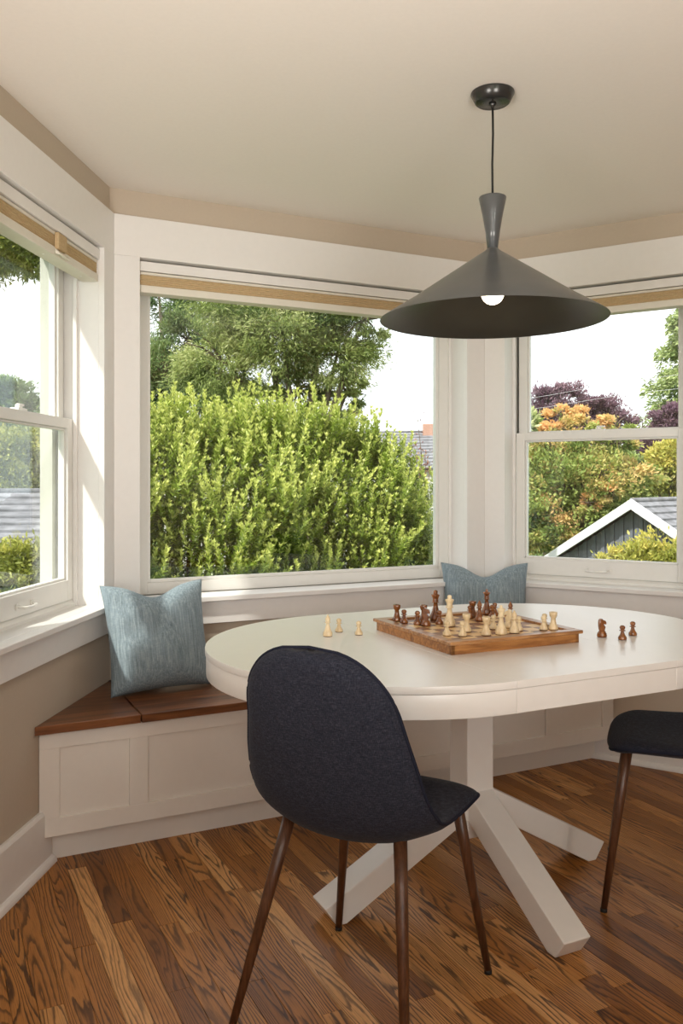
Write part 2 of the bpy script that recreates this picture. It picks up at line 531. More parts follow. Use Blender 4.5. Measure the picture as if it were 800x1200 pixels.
# ------------------------------------------------------------------ the bay: wall frames (local x along the wall, y outward)
CL = (-0.896, 3.30); CR = (0.681, 4.08)
DL = (0.0976, 0.9952)                    # left wall, running toward the bay corner
DC = (0.8963, 0.4433)                    # middle wall, left to right
DR = (0.8462, -0.5329)                   # right wall, running away from the corner
LEN_C = 1.7594
H_CEIL = 2.36
def wall_frame(name, P, d): return empty(name, (P[0], P[1], 0), math.atan2(d[1], d[0]))
TH = 0.14                                 # wall thickness
SILL_O, HEAD_O = 0.73, 2.10               # rough opening

def wall_panel(name, P, d, x0, x1, openings, h=H_CEIL + 0.1, mat=None, z0=-0.06):
    """a wall slab with window openings [(xa, xb, za, zb)]"""
    mb = MB()
    xs = x0
    for xa, xb, za, zb in sorted(openings):
        mb.box(xs, xa, 0, TH, z0, h)
        mb.box(xa, xb, 0, TH, z0, za)
        mb.box(xa, xb, 0, TH, zb, h)
        xs = xb
    mb.box(xs, x1, 0, TH, z0, h)
    o = mb.build(name, mat or M_wall)
    o.location = (P[0], P[1], 0)
    o.rotation_euler = (0, 0, math.atan2(d[1], d[0]))
    o['kind'] = 'structure'
    return o

W0, W1 = 0.112, 0.915                     # side windows: clear opening along the wall from the corner
C0, C1 = 0.112, 1.647                     # middle window
wall_panel('wall_left', CL, DL, -6.75, 0.09, [(-W1 - .021, -W0 + .021, SILL_O, HEAD_O + .019)])
wall_panel('wall_back', CL, DC, -0.09, LEN_C + 0.09, [(C0 - .021, C1 + .021, SILL_O, HEAD_O + .019)])
wall_panel('wall_right', CR, DR, -0.09, 1.78, [(W0 - .021, W1 + .021, SILL_O, HEAD_O + .019)])
R1 = (CR[0] + DR[0] * 1.78, CR[1] + DR[1] * 1.78)
R2, R3, L3 = (3.3, 1.0), (3.3, -3.4), (-0.896 - 0.0981 * 6.7, -3.4)
def dirto(a, b):
    v = Vector((b[0] - a[0], b[1] - a[1])); l = v.length
    return (v.x / l, v.y / l), l
d_, l_ = dirto(R1, R2)
wall_panel('wall_side', R1, d_, 0, l_ + 0.03, [])
d_, l_ = dirto(R2, R3)
wall_panel('wall_far', R2, d_, 0, l_ + 0.03, [])
d_, l_ = dirto(R3, L3)
wall_panel('wall_front', R3, d_, 0, l_ + 0.06, [(0.7, 4.1, 0.05, 2.12)])  # opening for the added rear window that lets in fill daylight

room = [CL, CR, R1, R2, R3, L3]
def grown(poly, g):
    cx = sum(p[0] for p in poly) / len(poly); cy = sum(p[1] for p in poly) / len(poly)
    out = []
    for x, y in poly:
        l = math.hypot(x - cx, y - cy)
        out.append((x + (x - cx) / l * g, y + (y - cy) / l * g))
    return out
ceil = MB().prism(grown(room, 0.13), H_CEIL, H_CEIL + 0.12).build('ceiling', M_ceil)
ceil['kind'] = 'structure'

# ------------------------------------------------------------------ floor: sub-floor and single oak boards
floor = MB().prism(grown(room, 0.03), -0.08, -0.012).build('floor', M_sub)
floor['kind'] = 'structure'
UX, UY = DC                               # across the boards
VX, VY = -DC[1], DC[0]                    # along the boards
PW = 0.0572
unit = MB().box(0, 1, 0, 1, 0, 1)
def inside(x, y, g=0.02):
    n = len(room)
    for i in range(n):
        a, b = room[i], room[(i + 1) % n]
        if (b[0] - a[0]) * (y - a[1]) - (b[1] - a[1]) * (x - a[0]) > -g * 0: return False
    return True
pieces = []
prng = random.Random(3)
def clip_strip(uc):
    """extent of the room along a strip centred at uc"""
    vs = []
    n = len(room)
    R = [(x * UX + y * UY, x * VX + y * VY) for x, y in room]
    for i in range(n):
        (ua, va), (ub, vb) = R[i], R[(i + 1) % n]
        if (ua - uc) * (ub - uc) < 0:
            t = (uc - ua) / (ub - ua)
            vs.append(va + t * (vb - va))
    return (min(vs), max(vs)) if len(vs) >= 2 else None
Umin = min(x * UX + y * UY for x, y in room); Umax = max(x * UX + y * UY for x, y in room)
k = 0
while Umin + k * PW < Umax:
    u0 = Umin + k * PW
    ex = clip_strip(u0 + PW / 2)
    k += 1
    if not ex: continue
    v = ex[0] - prng.uniform(0, 0.9)
    while v < ex[1]:
        L_ = prng.choice((0.45, 0.6, 0.75, 0.95, 1.2, 1.5)) * prng.uniform(0.85, 1.15)
        a, b_ = max(v, ex[0]), min(v + L_, ex[1])
        v += L_
        if b_ - a < 0.02: continue
        vis = False
        for q in (0.02, 0.25, 0.5, 0.75, 0.98):
            vv = a + (b_ - a) * q
            X = (u0 + PW / 2) * UX + vv * VX; Y = (u0 + PW / 2) * UY + vv * VY
            if Y > 1.7 and -0.44 < X / Y < 0.44 and vv < 2.95: vis = True
        pieces.append((u0, a, b_, vis))
plank_me = None
rest = MB()
shown = [p for p in pieces if p[3]]
shown.sort(key=lambda p: (p[0] + .03) * UY + (p[1] + p[2]) / 2 * VY)
keep = set(id(p) for p in shown[:300])
for p in pieces:
    u0, a, b_, vis = p
    drop = prng.uniform(0, 0.0006)
    if id(p) in keep:
        if plank_me is None:
            bx = MB()
            e = 0.012
            # a board with eased long edges (unit sized)
            bx.add([(0, 0, 0), (1, 0, 0), (1, 1, 0), (0, 1, 0),
                    (0, 0, .93), (1, 0, .93), (1, 1, .93), (0, 1, .93),
                    (e, .0006, 1), (1 - e, .0006, 1), (1 - e, .9994, 1), (e, .9994, 1)],
                   [(0, 3, 2, 1), (0, 1, 5, 4), (1, 2, 6, 5), (2, 3, 7, 6), (3, 0, 4, 7),
                    (4, 5, 9, 8), (5, 6, 10, 9), (6, 7, 11, 10), (7, 4, 8, 11), (8, 9, 10, 11)])
            o = bx.build('plank', M_floor, floor)
            plank_me = o.data
        else:
            o = bpy.data.objects.new('plank', plank_me)
            COL.objects.link(o); o.parent = floor
        o.location = (u0 * UX + a * VX, u0 * UY + a * VY, -0.012 - drop)
        o.rotation_euler = (0, 0, math.atan2(UY, UX))
        o.scale = (PW - 0.0006, b_ - a - 0.0006, 0.012)
    else:
        m4 = Matrix.Translation((u0 * UX + a * VX, u0 * UY + a * VY, -0.012 - drop)) @ Matrix.Rotation(math.atan2(UY, UX), 4, 'Z')
        q = MB().box(0, PW - 0.0006, 0, b_ - a - 0.0006, 0, 0.012).xform(m4)
        rest.add(q.v, q.f)
ro = rest.build('planking', M_floor, floor)
ro['kind'] = 'stuff'

# ------------------------------------------------------------------ windows
T = 0.022                                  # trim thickness
def sash(root, name, x0, x1, z0, z1, y0, y1, st, top, bot, pane_inset=0.5):
    mb = MB()
    mb.box(x0, x0 + st, y0, y1, z0, z1); mb.box(x1 - st, x1, y0, y1, z0, z1)
    mb.box(x0 + st, x1 - st, y0, y1, z0, z0 + bot); mb.box(x0 + st, x1 - st, y0, y1, z1 - top, z1)
    # glazing bead
    g = 0.008
    ym = y0 + (y1 - y0) * 0.30
    mb.box(x0 + st, x0 + st + g, ym, y1, z0 + bot, z1 - top); mb.box(x1 - st - g, x1 - st, ym, y1, z0 + bot, z1 - top)
    mb.box(x0 + st, x1 - st, ym, y1, z0 + bot, z0 + bot + g); mb.box(x0 + st, x1 - st, ym, y1, z1 - top - g, z1 - top)
    s = mb.build(name, M_vinyl, root, 0.002)
    yp = y0 + (y1 - y0) * pane_inset
    MB().box(x0 + st - .004, x1 - st + .004, yp, yp + 0.005, z0 + bot - .004, z1 - top + .004).build('pane', M_glass, s)
    return s

def exterior_frame(root, x0, x1, z0, z1, ya, yb):
    mb = MB(); w = 0.03
    mb.box(x0 - 0.0, x0 + w, ya, yb, z0, z1); mb.box(x1 - w, x1, ya, yb, z0, z1)
    mb.box(x0, x1, ya, yb, z1 - w, z1); mb.box(x0, x1, ya, yb + 0.03, z0, z0 + w)
    # casing on the outside face of the house wall
    c = 0.075
    mb.box(x0 - c, x0, TH, TH + 0.03, z0 - c, z1 + c); mb.box(x1, x1 + c, TH, TH + 0.03, z0 - c, z1 + c)
    mb.box(x0, x1, TH, TH + 0.03, z1, z1 + c); mb.box(x0, x1, TH, TH + 0.035, z0 - c, z0)
    return mb.build('exterior_frame', M_ext, root, 0.002)

def interior_trim(root, x0, x1, xa, xb, fa, fb, mitre_a=True, mitre_b=True):
    """casings from xa..x0 and x1..xb, head board fa..fb above, stool and apron below"""
    MB().box(xa, x0, -T, 0, 0.76, 2.098).build('side_casing', M_trim, root, 0.0015)
    MB().box(x1, xb, -T, 0, 0.76, 2.098).build('side_casing', M_trim, root, 0.0015)
    MB().box(fa, fb, -T, 0, 2.098, 2.256).build('header_board', M_trim, root, 0.0015)
    ext = 0.0133
    st = MB()
    ga = ext if mitre_a else 0; gb = ext if mitre_b else 0
    st.prism([(fa + ga, -0.048), (fb - gb, -0.048), (fb + (0.0135 if mitre_b else 0), 0), (fa - (0.0135 if mitre_a else 0), 0)], 0.739, 0.760)
    st.box(x0, x1, 0, 0.10, 0.739, 0.760)
    st.build('stool', M_trim, root, 0.003)
    MB().box(fa, fb, -0.02, 0, 0.647, 0.739).build('apron', M_trim, root, 0.0015)

def jamb(root, x0, x1, depth=0.085):
    mb = MB()
    mb.box(x0 - 0.02, x0, -T * 0.0, depth + 0.1, 0.74, 2.10)
    mb.box(x1, x1 + 0.02, 0, depth + 0.1, 0.74, 2.10)
    mb.box(x0 - 0.02, x1 + 0.02, 0, depth + 0.1, 2.098, 2.118)
    # stops
    mb.box(x0, x0 + 0.013, depth - 0.005, depth + 0.01, 0.76, 2.098)
    mb.box(x1 - 0.013, x1, depth - 0.005, depth + 0.01, 0.76, 2.098)
    mb.box(x0, x1, depth - 0.005, depth + 0.01, 2.07, 2.098)
    return mb.build('jamb', M_trim, root, 0.0015)

def lift(root, xc):
    mb = MB()
    z = 0.818
    pts = [(xc - 0.052, 0.093, z), (xc - 0.050, 0.082, z - 0.002), (xc - 0.042, 0.072, z - 0.004), (xc, 0.066, z - 0.005), (xc + 0.042, 0.072, z - 0.004), (xc + 0.050, 0.082, z - 0.002), (xc + 0.052, 0.093, z)]
    mb.tube(pts, [0.006, 0.006, 0.0055, 0.005, 0.0055, 0.006, 0.006], 8)
    mb.box(xc - 0.062, xc - 0.044, 0.089, 0.095, z - 0.010, z + 0.010); mb.box(xc + 0.044, xc + 0.062, 0.089, 0.095, z - 0.010, z + 0.010)
    return mb.build('lift_handle', M_steel, root, 0.001)

def double_hung(name, P, d, sgn):
    """sgn = -1 where the wall runs toward the corner (opening at negative x)"""
    root = wall_frame(name, P, d)
    root['kind'] = 'structure'
    x0, x1 = (W0, W1) if sgn > 0 else (-W1, -W0)
    if sgn > 0: interior_trim(root, x0, x1, 0.0120, W1 + 0.10, 0.0120, W1 + 0.13, True, False)
    else: interior_trim(root, x0, x1, -W1 - 0.10, -0.0120, -W1 - 0.13, -0.0120, False, True)
    jamb(root, x0, x1)
    # sloping vinyl sill under the sash
    MB().extrude_x([(0.085, 0.742), (0.085, 0.770), (0.100, 0.7825), (0.130, 0.7825), (0.20, 0.756), (0.20, 0.735)], x0, x1).build('sill_track', M_vinyl, root)
    a, b = x0 + 0.013, x1 - 0.013
    lo = sash(root, 'lower_sash', a, b, 0.784, 1.455, 0.095, 0.130, 0.042, 0.037, 0.076)
    up = sash(root, 'upper_sash', a, b, 1.418, 2.09, 0.131, 0.166, 0.042, 0.045, 0.037)
    xc = (x0 + x1) / 2
    lift(lo, xc)
    lk = MB().box(xc - 0.03, xc + 0.03, 0.098, 0.128, 1.455, 1.463).lathe([(0.012, 0), (0.011, 0.012), (0.004, 0.014)], 12, (xc, 0.113, 1.463))
    lk.box(xc - 0.006, xc + 0.028, 0.107, 0.119, 1.471, 1.478)
    lk.build('sash_lock', M_steel, lo, 0.001)
    exterior_frame(root, x0, x1, 0.74, 2.10, 0.166, 0.215)
    return root

win_l = double_hung('window_1', CL, DL, -1)
win_r = double_hung('window_3', CR, DR, 1)

win_c = wall_frame('window_2', CL, DC); win_c['kind'] = 'structure'
interior_trim(win_c, C0, C1, 0.0120, LEN_C - 0.0120, 0.0120, LEN_C - 0.0120)
jamb(win_c, C0, C1, 0.115)
sash(win_c, 'fixed_frame', C0 + 0.013, C1 - 0.013, 0.76, 2.09, 0.12, 0.165, 0.050, 0.06, 0.048)
sash_in = MB()
x0, x1, g = C0 + 0.063, C1 - 0.063, 0.014
for bx in ((x0, x0 + g, 0.808, 2.03), (x1 - g, x1, 0.808, 2.03), (x0 + g, x1 - g, 0.808, 0.808 + g), (x0 + g, x1 - g, 2.03 - g, 2.03)):
    sash_in.box(bx[0], bx[1], 0.128, 0.140, bx[2], bx[3])
sash_in.build('glazing_bead', M_vinyl, win_c, 0.002)
exterior_frame(win_c, C0, C1, 0.74, 2.10, 0.166, 0.215)

# unseen rear window behind the camera, added to let in soft fill daylight
def simple_window(name, P, d, xa, xb, za, zb, n):
    root = wall_frame(name, P, d); root['kind'] = 'structure'
    w = (xb - xa) / n
    for i in range(n):
        sash(root, 'sash', xa + i * w, xa + (i + 1) * w, za, zb, 0.04, 0.09, 0.06, 0.06, 0.08)
d_, l_ = dirto(R3, L3); simple_window('rear_fill_window', R3, d_, 0.7, 4.1, 0.05, 2.12, 4)

# ------------------------------------------------------------------ blinds pulled up into the window heads
def blind(P, d, xa, xb, label, tab):
    root = wall_frame('window_blind', P, d)
    root.location.z = 0
    MB().box(xa + .004, xb - .004, 0.006, 0.062, 2.052, 2.090).build('headrail', M_blind, root, 0.002)
    MB().box(xa + .004, xb - .004, -0.006, 0.005, 2.0505, 2.088).build('fascia', M_trim, root, 0.0015)
    MB().box(xa + .006, xb - .006, 0.002, 0.060, 2.038, 2.0485).build('upper_rail', M_blind, root, 0.002)
    # gathered cloth, in shallow pleats
    n = 5; prof = []
    for i in range(n * 2 + 1):
        z = 2.037 - 0.040 * i / (n * 2)
        prof.append((0.004 + (0.0025 if i % 2 else 0.0), z))
    back = [(0.058, 1.997), (0.058, 2.037)]
    MB().extrude_x(prof + back, xa + .007, xb - .007).build('gathered_cloth', M_blindfab, root)
    br = MB().box(xa + .005, xb - .005, 0.000, 0.062, 1.967, 1.9965).build('bottom_rail', M_blind, root, 0.003)
    for xs in (0.12, 0.5, 0.88):
        x = xa + (xb - xa) * xs
        MB().lathe([(0.004, 0), (0.004, 0.002)], 10, (x, 0.03, 1.9655)).build('screw', M_steel, br)
    if tab is not None:
        MB().box(tab - .035, tab + .035, -0.012, 0.004, 1.99, 2.046).build('pull_tab', M_blindfab, root, 0.004)
        MB().extrude_x([(-0.002, 1.974), (-0.020, 1.968), (-0.020, 1.973), (-0.002, 1.99)], tab - .04, tab + .04).build('finger_lip', M_blind, root, 0.001)
    return tag(root, label, 'blind', 'raised window blinds')
blind(CL, DL, -W1, -W0, 'cream and tan blind with a pull tab, raised over the left-hand sash window', -(W0 + W1) / 2 + 0.06)
blind(CL, DC, C0, C1, 'long cream and tan blind raised in the head of the wide middle picture window', None)
blind(CR, DR, W0, W1, 'cream and tan blind raised over the right-hand sash window behind the pendant lamp', None)

# ------------------------------------------------------------------ baseboards
def baseboard(name, P, d, x0, x1):
    root = wall_frame(name, P, d); root['kind'] = 'structure'
    MB().extrude_x([(0, 0.0), (-0.018, 0.0), (-0.018, 0.166), (-0.012, 0.178), (0, 0.178)], x0, x1).build('board', M_trim, root, 0.002)
    prof = [(-0.018, 0.0), (-0.018, 0.022)] + [(-0.018 - 0.017 * math.sin(a), 0.022 * math.cos(a)) for a in (0.4, 0.8, 1.2, 1.57)]
    MB().extrude_x(prof, x0, x1).build('shoe_moulding', M_trim, root)
    return root
BV = -0.522                                # bench face, measured from the middle wall
baseboard('baseboard_left', CL, DL, -6.7, -0.55)
baseboard('baseboard_right', CR, DR, 0.52, 1.78)
d_, l_ = dirto(R1, R2); baseboard('baseboard_side', R1, d_, 0, l_)

# ------------------------------------------------------------------ built-in bench along the middle wall
bench = wall_frame('storage_bench', CL, DC)
tag(bench, 'white panelled built-in storage bench with brown wooden lids under the windows', 'bench')
def lw(y):  return 0.5235 * y + 0.003     # left wall line in bench coordinates (y < 0 into the room)
_t = math.tan(math.atan2(DL[1], DL[0]) - math.atan2(DC[1], DC[0]))
def left_at(y): return y / _t
_r = math.atan2(DR[1], DR[0]) - math.atan2(DC[1], DC[0])
def right_at(y): return LEN_C + y / math.tan(_r)
TK = -0.464
e = 0.002
MB().prism([(left_at(TK) + e, TK), (right_at(TK) - e, TK), (right_at(-.02), -.02), (left_at(-.02), -.02)], 0.0, 0.093).build('toe_kick', M_bench, bench)
yb = BV + 0.018
MB().prism([(left_at(yb) + e, yb), (right_at(yb) - e, yb), (right_at(-.003) - e, -.003), (left_at(-.003) + e, -.003)], 0.094, 0.426).build('carcass', M_bench, bench)
xl, xr = left_at(BV) + 0.004, right_at(BV) - 0.004
face = MB()
pan = [(xl + 0.062, -0.038), (0.024, 0.836), (0.898, 1.701), (1.763, xr - 0.062)]
face.box(xl, xr, BV, yb - 0.0005, 0.094, 0.152); face.box(xl, xr, BV, yb - 0.0005, 0.374, 0.426)
edges = [xl] + [v for p in pan for v in p] + [xr]
for i in range(0, len(edges), 2):
    face.box(edges[i], edges[i + 1], BV, yb - 0.0005, 0.152, 0.374)
face.build('face_frame', M_bench, bench, 0.0012)
for a, b in pan:
    MB().box(a, b, BV + 0.010, yb - 0.001, 0.152, 0.374).build('panel', M_bench, bench)
LY = -0.545
cuts = [None, -0.004, 0.868, 1.738, None]
for i in range(4):
    a0 = left_at(LY) + e if cuts[i] is None else cuts[i] + 0.002
    a1 = left_at(-.002) + e if cuts[i] is None else cuts[i] + 0.002
    b0 = right_at(LY) - e if cuts[i + 1] is None else cuts[i + 1] - 0.002
    b1 = right_at(-.002) - e if cuts[i + 1] is None else cuts[i + 1] - 0.002
    MB().prism([(a0, LY), (b0, LY), (b1, -.002), (a1, -.002)], 0.427, 0.455).build('lid', M_lid, bench, 0.002)

# ------------------------------------------------------------------ table
TZ = 0.75
TC = (0.402, 2.635)
trot = math.atan2(DC[1], DC[0])
table = empty('dining_table', (TC[0], TC[1], 0), trot)
tag(table, 'white oval extension dining table on a splayed cross pedestal', 'table')
TR, TL = 0.56, 0.265
def half(r, off, side, n=40):
    pts = []
    for i in range(n + 1):
        a = -math.pi / 2 + math.pi * i / n
        pts.append((side * (off + r * math.cos(a)), r * math.sin(a)))
    pts.append((side * (TL - 0.004), r)); pts.append((side * (TL - 0.004), -r))
    return pts if side > 0 else pts[::-1]
g = 0.0002
for side in (1, -1):
    MB().prism([(x + side * g, y) for x, y in half(TR, TL, side)], TZ - 0.018, TZ, True).build('table_top', M_table, table, 0.0007)
    MB().prism([(x + side * g, y) for x, y in half(TR - 0.003, TL, side)], TZ - 0.078, TZ - 0.0195, True).build('apron', M_table, table, 0.0015)
lx = TL - 0.004 - g
MB().box(-lx, lx, -TR, TR, TZ - 0.018, TZ).build('leaf', M_table, table, 0.0007)
MB().box(-lx, lx, -TR + 0.003, TR - 0.003, TZ - 0.078, TZ - 0.0195).build('leaf_apron', M_table, table, 0.001)
ped = empty('pedestal', (-0.025, -0.034, 0), 0, table)
MB().box(-0.047, 0.047, -0.047, 0.047, 0.16, TZ - 0.079).build('column', M_table, ped, 0.003)
for i, hl in enumerate((0.44, 0.475, 0.432, 0.455)):
    prof = [(0.02, 0.312), (hl + 0.036, 0.052), (hl, 0.0), (hl - 0.030, 0.0), (0.02, 0.228)]
    q = MB().extrude_x(prof, -0.044, 0.044)
    q.xform(Matrix.Rotation(i * math.pi / 2, 4, 'Z'))
    q.build('leg', M_table, ped, 0.003)

# ------------------------------------------------------------------ chairs
KEY = [  # forward, height, half width, edge lift
    (0.238, 0.432, 0.190, -0.004), (0.226, 0.450, 0.205, 0.000), (0.17, 0.461, 0.216, 0.006), (0.05, 0.452, 0.222, 0.018),
    (-0.06, 0.442, 0.228, 0.038), (-0.130, 0.447, 0.230, 0.056), (-0.182, 0.482, 0.228, 0.062), (-0.210, 0.54, 0.221, 0.056),
    (-0.228, 0.62, 0.209, 0.046), (-0.245, 0.70, 0.192, 0.040), (-0.260, 0.78, 0.182, 0.028), (-0.272, 0.838, 0.174, 0.020), (-0.279, 0.872, 0.170, 0.016)]
def shell_rows(n):
    K = np.array(KEY)
    seg = np.r_[0, np.cumsum(np.hypot(np.diff(K[:, 0]), np.diff(K[:, 1])))]
    s = np.linspace(0, seg[-1], 400)
    # smooth the polyline a little
    P = np.stack([np.interp(s, seg, K[:, j]) for j in range(4)], 1)
    ker = np.hanning(31); ker /= ker.sum()
    Q = np.pad(P, ((15, 15), (0, 0)), 'reflect', reflect_type='odd')
    P = np.stack([np.convolve(Q[:, j], ker, 'valid') for j in range(4)], 1)
    # rows denser near both ends
    x = np.linspace(0, 1, n); x = 0.5 - 0.5 * np.cos(x * math.pi); x = 0.6 * x + 0.4 * np.linspace(0, 1, n)
    d = x * seg[-1]
    R = np.stack([np.interp(d, s, P[:, j]) for j in range(4)], 1)
    ta, tb = 0.11, 0.17
    w = R[:, 2].copy()
    fa = np.clip(d / ta, 0, 1); fb = np.clip((seg[-1] - d) / tb, 0, 1)
    w *= (1 - (1 - fa) ** 3.0) ** (1 / 3.0)
    w *= (1 - (1 - fb) ** 2.5) ** (1 / 2.5)
    tang = np.gradient(R[:, :2], axis=0); tang /= np.linalg.norm(tang, axis=1)[:, None]
    nor = np.stack([tang[:, 1], -tang[:, 0]], 1)       # toward the sitter
    return R, w, nor, d / seg[-1]
def make_chair(label):
    root = empty('dining_chair')
    NT, NS = 56, 28
    R, w, nor, tt = shell_rows(NT)
    S = np.sin(np.linspace(-1, 1, NS) * math.pi / 2)
    def surf(sidev):
        v = np.zeros((NT, NS, 3))
        for i in range(NT):
            endf = (1 - abs(2 * tt[i] - 1) ** 22) ** 0.5
            for j, s in enumerate(S):
                th = 0.021 * (1 - abs(s) ** 5) ** 0.5 * endf * sidev
                lift_ = R[i, 3] * abs(s) ** 2.2 + th
                v[i, j] = (w[i] * s, R[i, 0] + nor[i, 0] * lift_, R[i, 1] + nor[i, 1] * lift_)
        return v
    A, B_ = surf(1.0), surf(-1.0)
    def grid(G, flip):
        f = []
        for i in range(NT - 1):
            for j in range(NS - 1):
                q = (i * NS + j, i * NS + j + 1, (i + 1) * NS + j + 1, (i + 1) * NS + j)
                f.append(q[::-1] if flip else q)
        return [tuple(x) for x in G.reshape(-1, 3)], f
    mb = MB()
    va, fa = grid(A, True); vb, fb = grid(B_, False)
    mb.add(va, fa, True); mb.add(vb, fb, True)
    o = mb.build('upholstered_shell', M_navy, root, recalc=False)
    bm = bmesh.new(); bm.from_mesh(o.data)
    bmesh.ops.remove_doubles(bm, verts=bm.verts, dist=0.0006)
    bmesh.ops.recalc_face_normals(bm, faces=bm.faces)
    bm.to_mesh(o.data); bm.free()
    # piping round the whole rim
    rim = [A[i, -1] for i in range(NT)] + [A[i, 0] for i in range(NT - 1, -1, -1)]
    rim = [Vector(p) for p in rim]
    rr = [rim[0]]
    for p in rim[1:]:
        if (p - rr[-1]).length > 0.006: rr.append(p)
    rr.append(rr[0])
    wt = MB().tube(rr, 0.0042, 7, False)
    wt.build('piping', M_welt, root)['label'] = 'dark welt along the rim of the shell'
    # metal plate under the seat
    MB().box(-0.09, 0.09, -0.06, 0.12, 0.4195, 0.428).build('seat_plate', M_rubber, root, 0.002)
    for fx, rx, gf, gr in ((0.182, 0.150, 0.244, 0.2125), (-0.115, 0.14, -0.244, 0.2125)):
        for sx in (1, -1):
            top = Vector((sx * rx, fx, 0.452)); bot = Vector((sx * gr, gf, 0.006))
            lg = MB().tube([top, top.lerp(bot, 0.3), bot], [0.0155, 0.0142, 0.0088], 14).build('leg', M_leg, root)
            MB().tube([bot + Vector((0, 0, 0.004)), bot - Vector((0, 0, 0.006))], [0.0095, 0.0095], 12).build('foot_cap', M_rubber, lg)
    return tag(root, label, 'chair', 'navy upholstered dining chairs')
ch1 = make_chair('navy upholstered shell chair with brown metal legs, its whole back turned to the viewer')
ch1.location = (0.060, 2.010, 0); ch1.rotation_euler = (0, 0, -rad(29))
ch2 = copy_tree(ch1)
ch2['label'] = 'navy upholstered chair at the right, only its seat and front leg showing'
al = rad(-70)
f2 = Vector((math.sin(al), math.cos(al))); r2 = Vector((math.cos(al), -math.sin(al)))
c2 = Vector((0.745, 2.425)) - f2 * 0.244 + r2 * 0.2125
ch2.location = (c2.x, c2.y, 0); ch2.rotation_euler = (0, 0, -al)

# ------------------------------------------------------------------ pendant lamp
LX, LY_ = 0.4425, 2.5
pend = empty('pendant_lamp', (LX, LY_, H_CEIL))
tag(pend, 'charcoal cone pendant lamp with a lit round bulb hanging over the table', 'lamp')
MB().lathe([(0.063, 0.0), (0.0635, -0.004), (0.051, -0.028), (0.047, -0.031), (0.010, -0.031)], 48).build('canopy', M_canopy, pend)
MB().lathe([(0.011, -0.031), (0.011, -0.036), (0.006, -0.040), (0.004, -0.046)], 16).build('cord_grip', M_canopy, pend)
zt = 2.055 - H_CEIL
cp = [(0, 0, -0.044), (0.0012, 0, -0.12), (-0.0010, 0, -0.21), (0, 0, zt)]
MB().tube(cp, 0.0032, 10).build('cord', M_cord, pend)
zn = 1.905 - H_CEIL
MB().lathe([(0.004, zt + 0.001), (0.0385, zt), (0.040, zt - 0.003), (0.030, zt - 0.05), (0.0215, zt - 0.10), (0.0155, zn)], 48).build('neck_cone', M_shade, pend)
zr = 1.695 - H_CEIL
MB().lathe([(0.0155, zn), (0.020, zn - 0.006), (0.055, zn - 0.029), (0.14, zn - 0.086), (0.24, zn - 0.153), (0.3275, zr + 0.003), (0.330, zr)], 96, close=False).build('shade', M_shade, pend)
MB().lathe([(0.3298, zr), (0.3265, zr + 0.0005), (0.239, zn - 0.156), (0.139, zn - 0.089), (0.054, zn - 0.032), (0.016, zn - 0.012)], 96, close=False).build('shade_lining', M_shadein, pend, recalc=False)
MB().lathe([(0.018, zn - 0.03), (0.018, zn - 0.09), (0.014, zn - 0.10)], 24).build('bulb_holder', M_canopy, pend)
zb = 1.773 - H_CEIL
prof = [(0.0005, zb - 0.033)] + [(0.033 * math.sin(a), zb - 0.033 * math.cos(a)) for a in np.linspace(0.15, 2.55, 16)] + [(0.013, zb + 0.038)]
MB().lathe(prof, 32).build('bulb', M_bulb, pend)

# ------------------------------------------------------------------ pillows
def pillow(label, base, e1, lean, size, seed, chop=0.055, yawtilt=0.0):
    """base: middle of the lower edge; e1: along the lower edge; lean: how far the top tips back"""
    root_rot = math.atan2(e1[1], e1[0])
    n = 44
    rg = np.random.default_rng(seed)
    h = size / 2
    V = []
    for sg in (1, -1):
        for j in range(n + 1):
            for i in range(n + 1):
                x = -1 + 2 * i / n; y = -1 + 2 * j / n
                # sides curve in between the pointed corners
                px = x * h * (1 - 0.085 * (1 - y * y) - 0.03 * max(0, -y))
                py = y * h * (1 - 0.06 * (1 - x * x))
                body = max(0.0, (1 - x ** 4) * (1 - y ** 4))
                t = 0.072 * body ** 0.62
                # crease pressed into the top
                c = math.exp(-(x / 0.42) ** 2)
                drop = chop * c * max(0, y) ** 1.5
                py -= drop
                if y > 0: t *= 1 - 0.35 * math.exp(-(x / 0.13) ** 2) * y ** 0.7
                # folds
                t += 0.006 * body * (math.sin(7.5 * x + 3.2 * y + seed) + 0.7 * math.sin(4 * y - 9 * x * y + 2 * seed))
                # fuller toward the bottom
                t *= 1 + 0.18 * (-y)
                V.append((px, -sg * t, py + h))
    F = []
    m = (n + 1) * (n + 1)
    for sg in range(2):
        for j in range(n):
            for i in range(n):
                a = sg * m + j * (n + 1) + i
                q = (a, a + 1, a + n + 2, a + n + 1)
                F.append(q if sg == 0 else q[::-1])
    mb = MB(); mb.add(V, F, True)
    o = mb.build('throw_pillow', M_pillow, recalc=False)
    bm = bmesh.new(); bm.from_mesh(o.data)
    bmesh.ops.remove_doubles(bm, verts=bm.verts, dist=0.0004)
    bmesh.ops.recalc_face_normals(bm, faces=bm.faces)
    bm.to_mesh(o.data); bm.free()
    ang = math.asin(min(0.9, lean / size))
    o.matrix_world = Matrix.Translation(base) @ Matrix.Rotation(root_rot, 4, 'Z') @ Matrix.Rotation(yawtilt, 4, 'Y') @ Matrix.Rotation(-ang, 4, 'X')
    return tag(o, label, 'pillow', 'blue throw pillows on the bench')
pillow('blue slub-weave square pillow standing on the bench lid below the left-hand window', (-0.650, 3.115, 0.458), (0.834, 0.552), 0.11, 0.402, 2, 0.045)
pillow('blue pillow propped in the far bench corner, half hidden behind the table and chess board', (0.655, 3.86, 0.458), (1.0, -0.06), 0.09, 0.40, 5, 0.055)

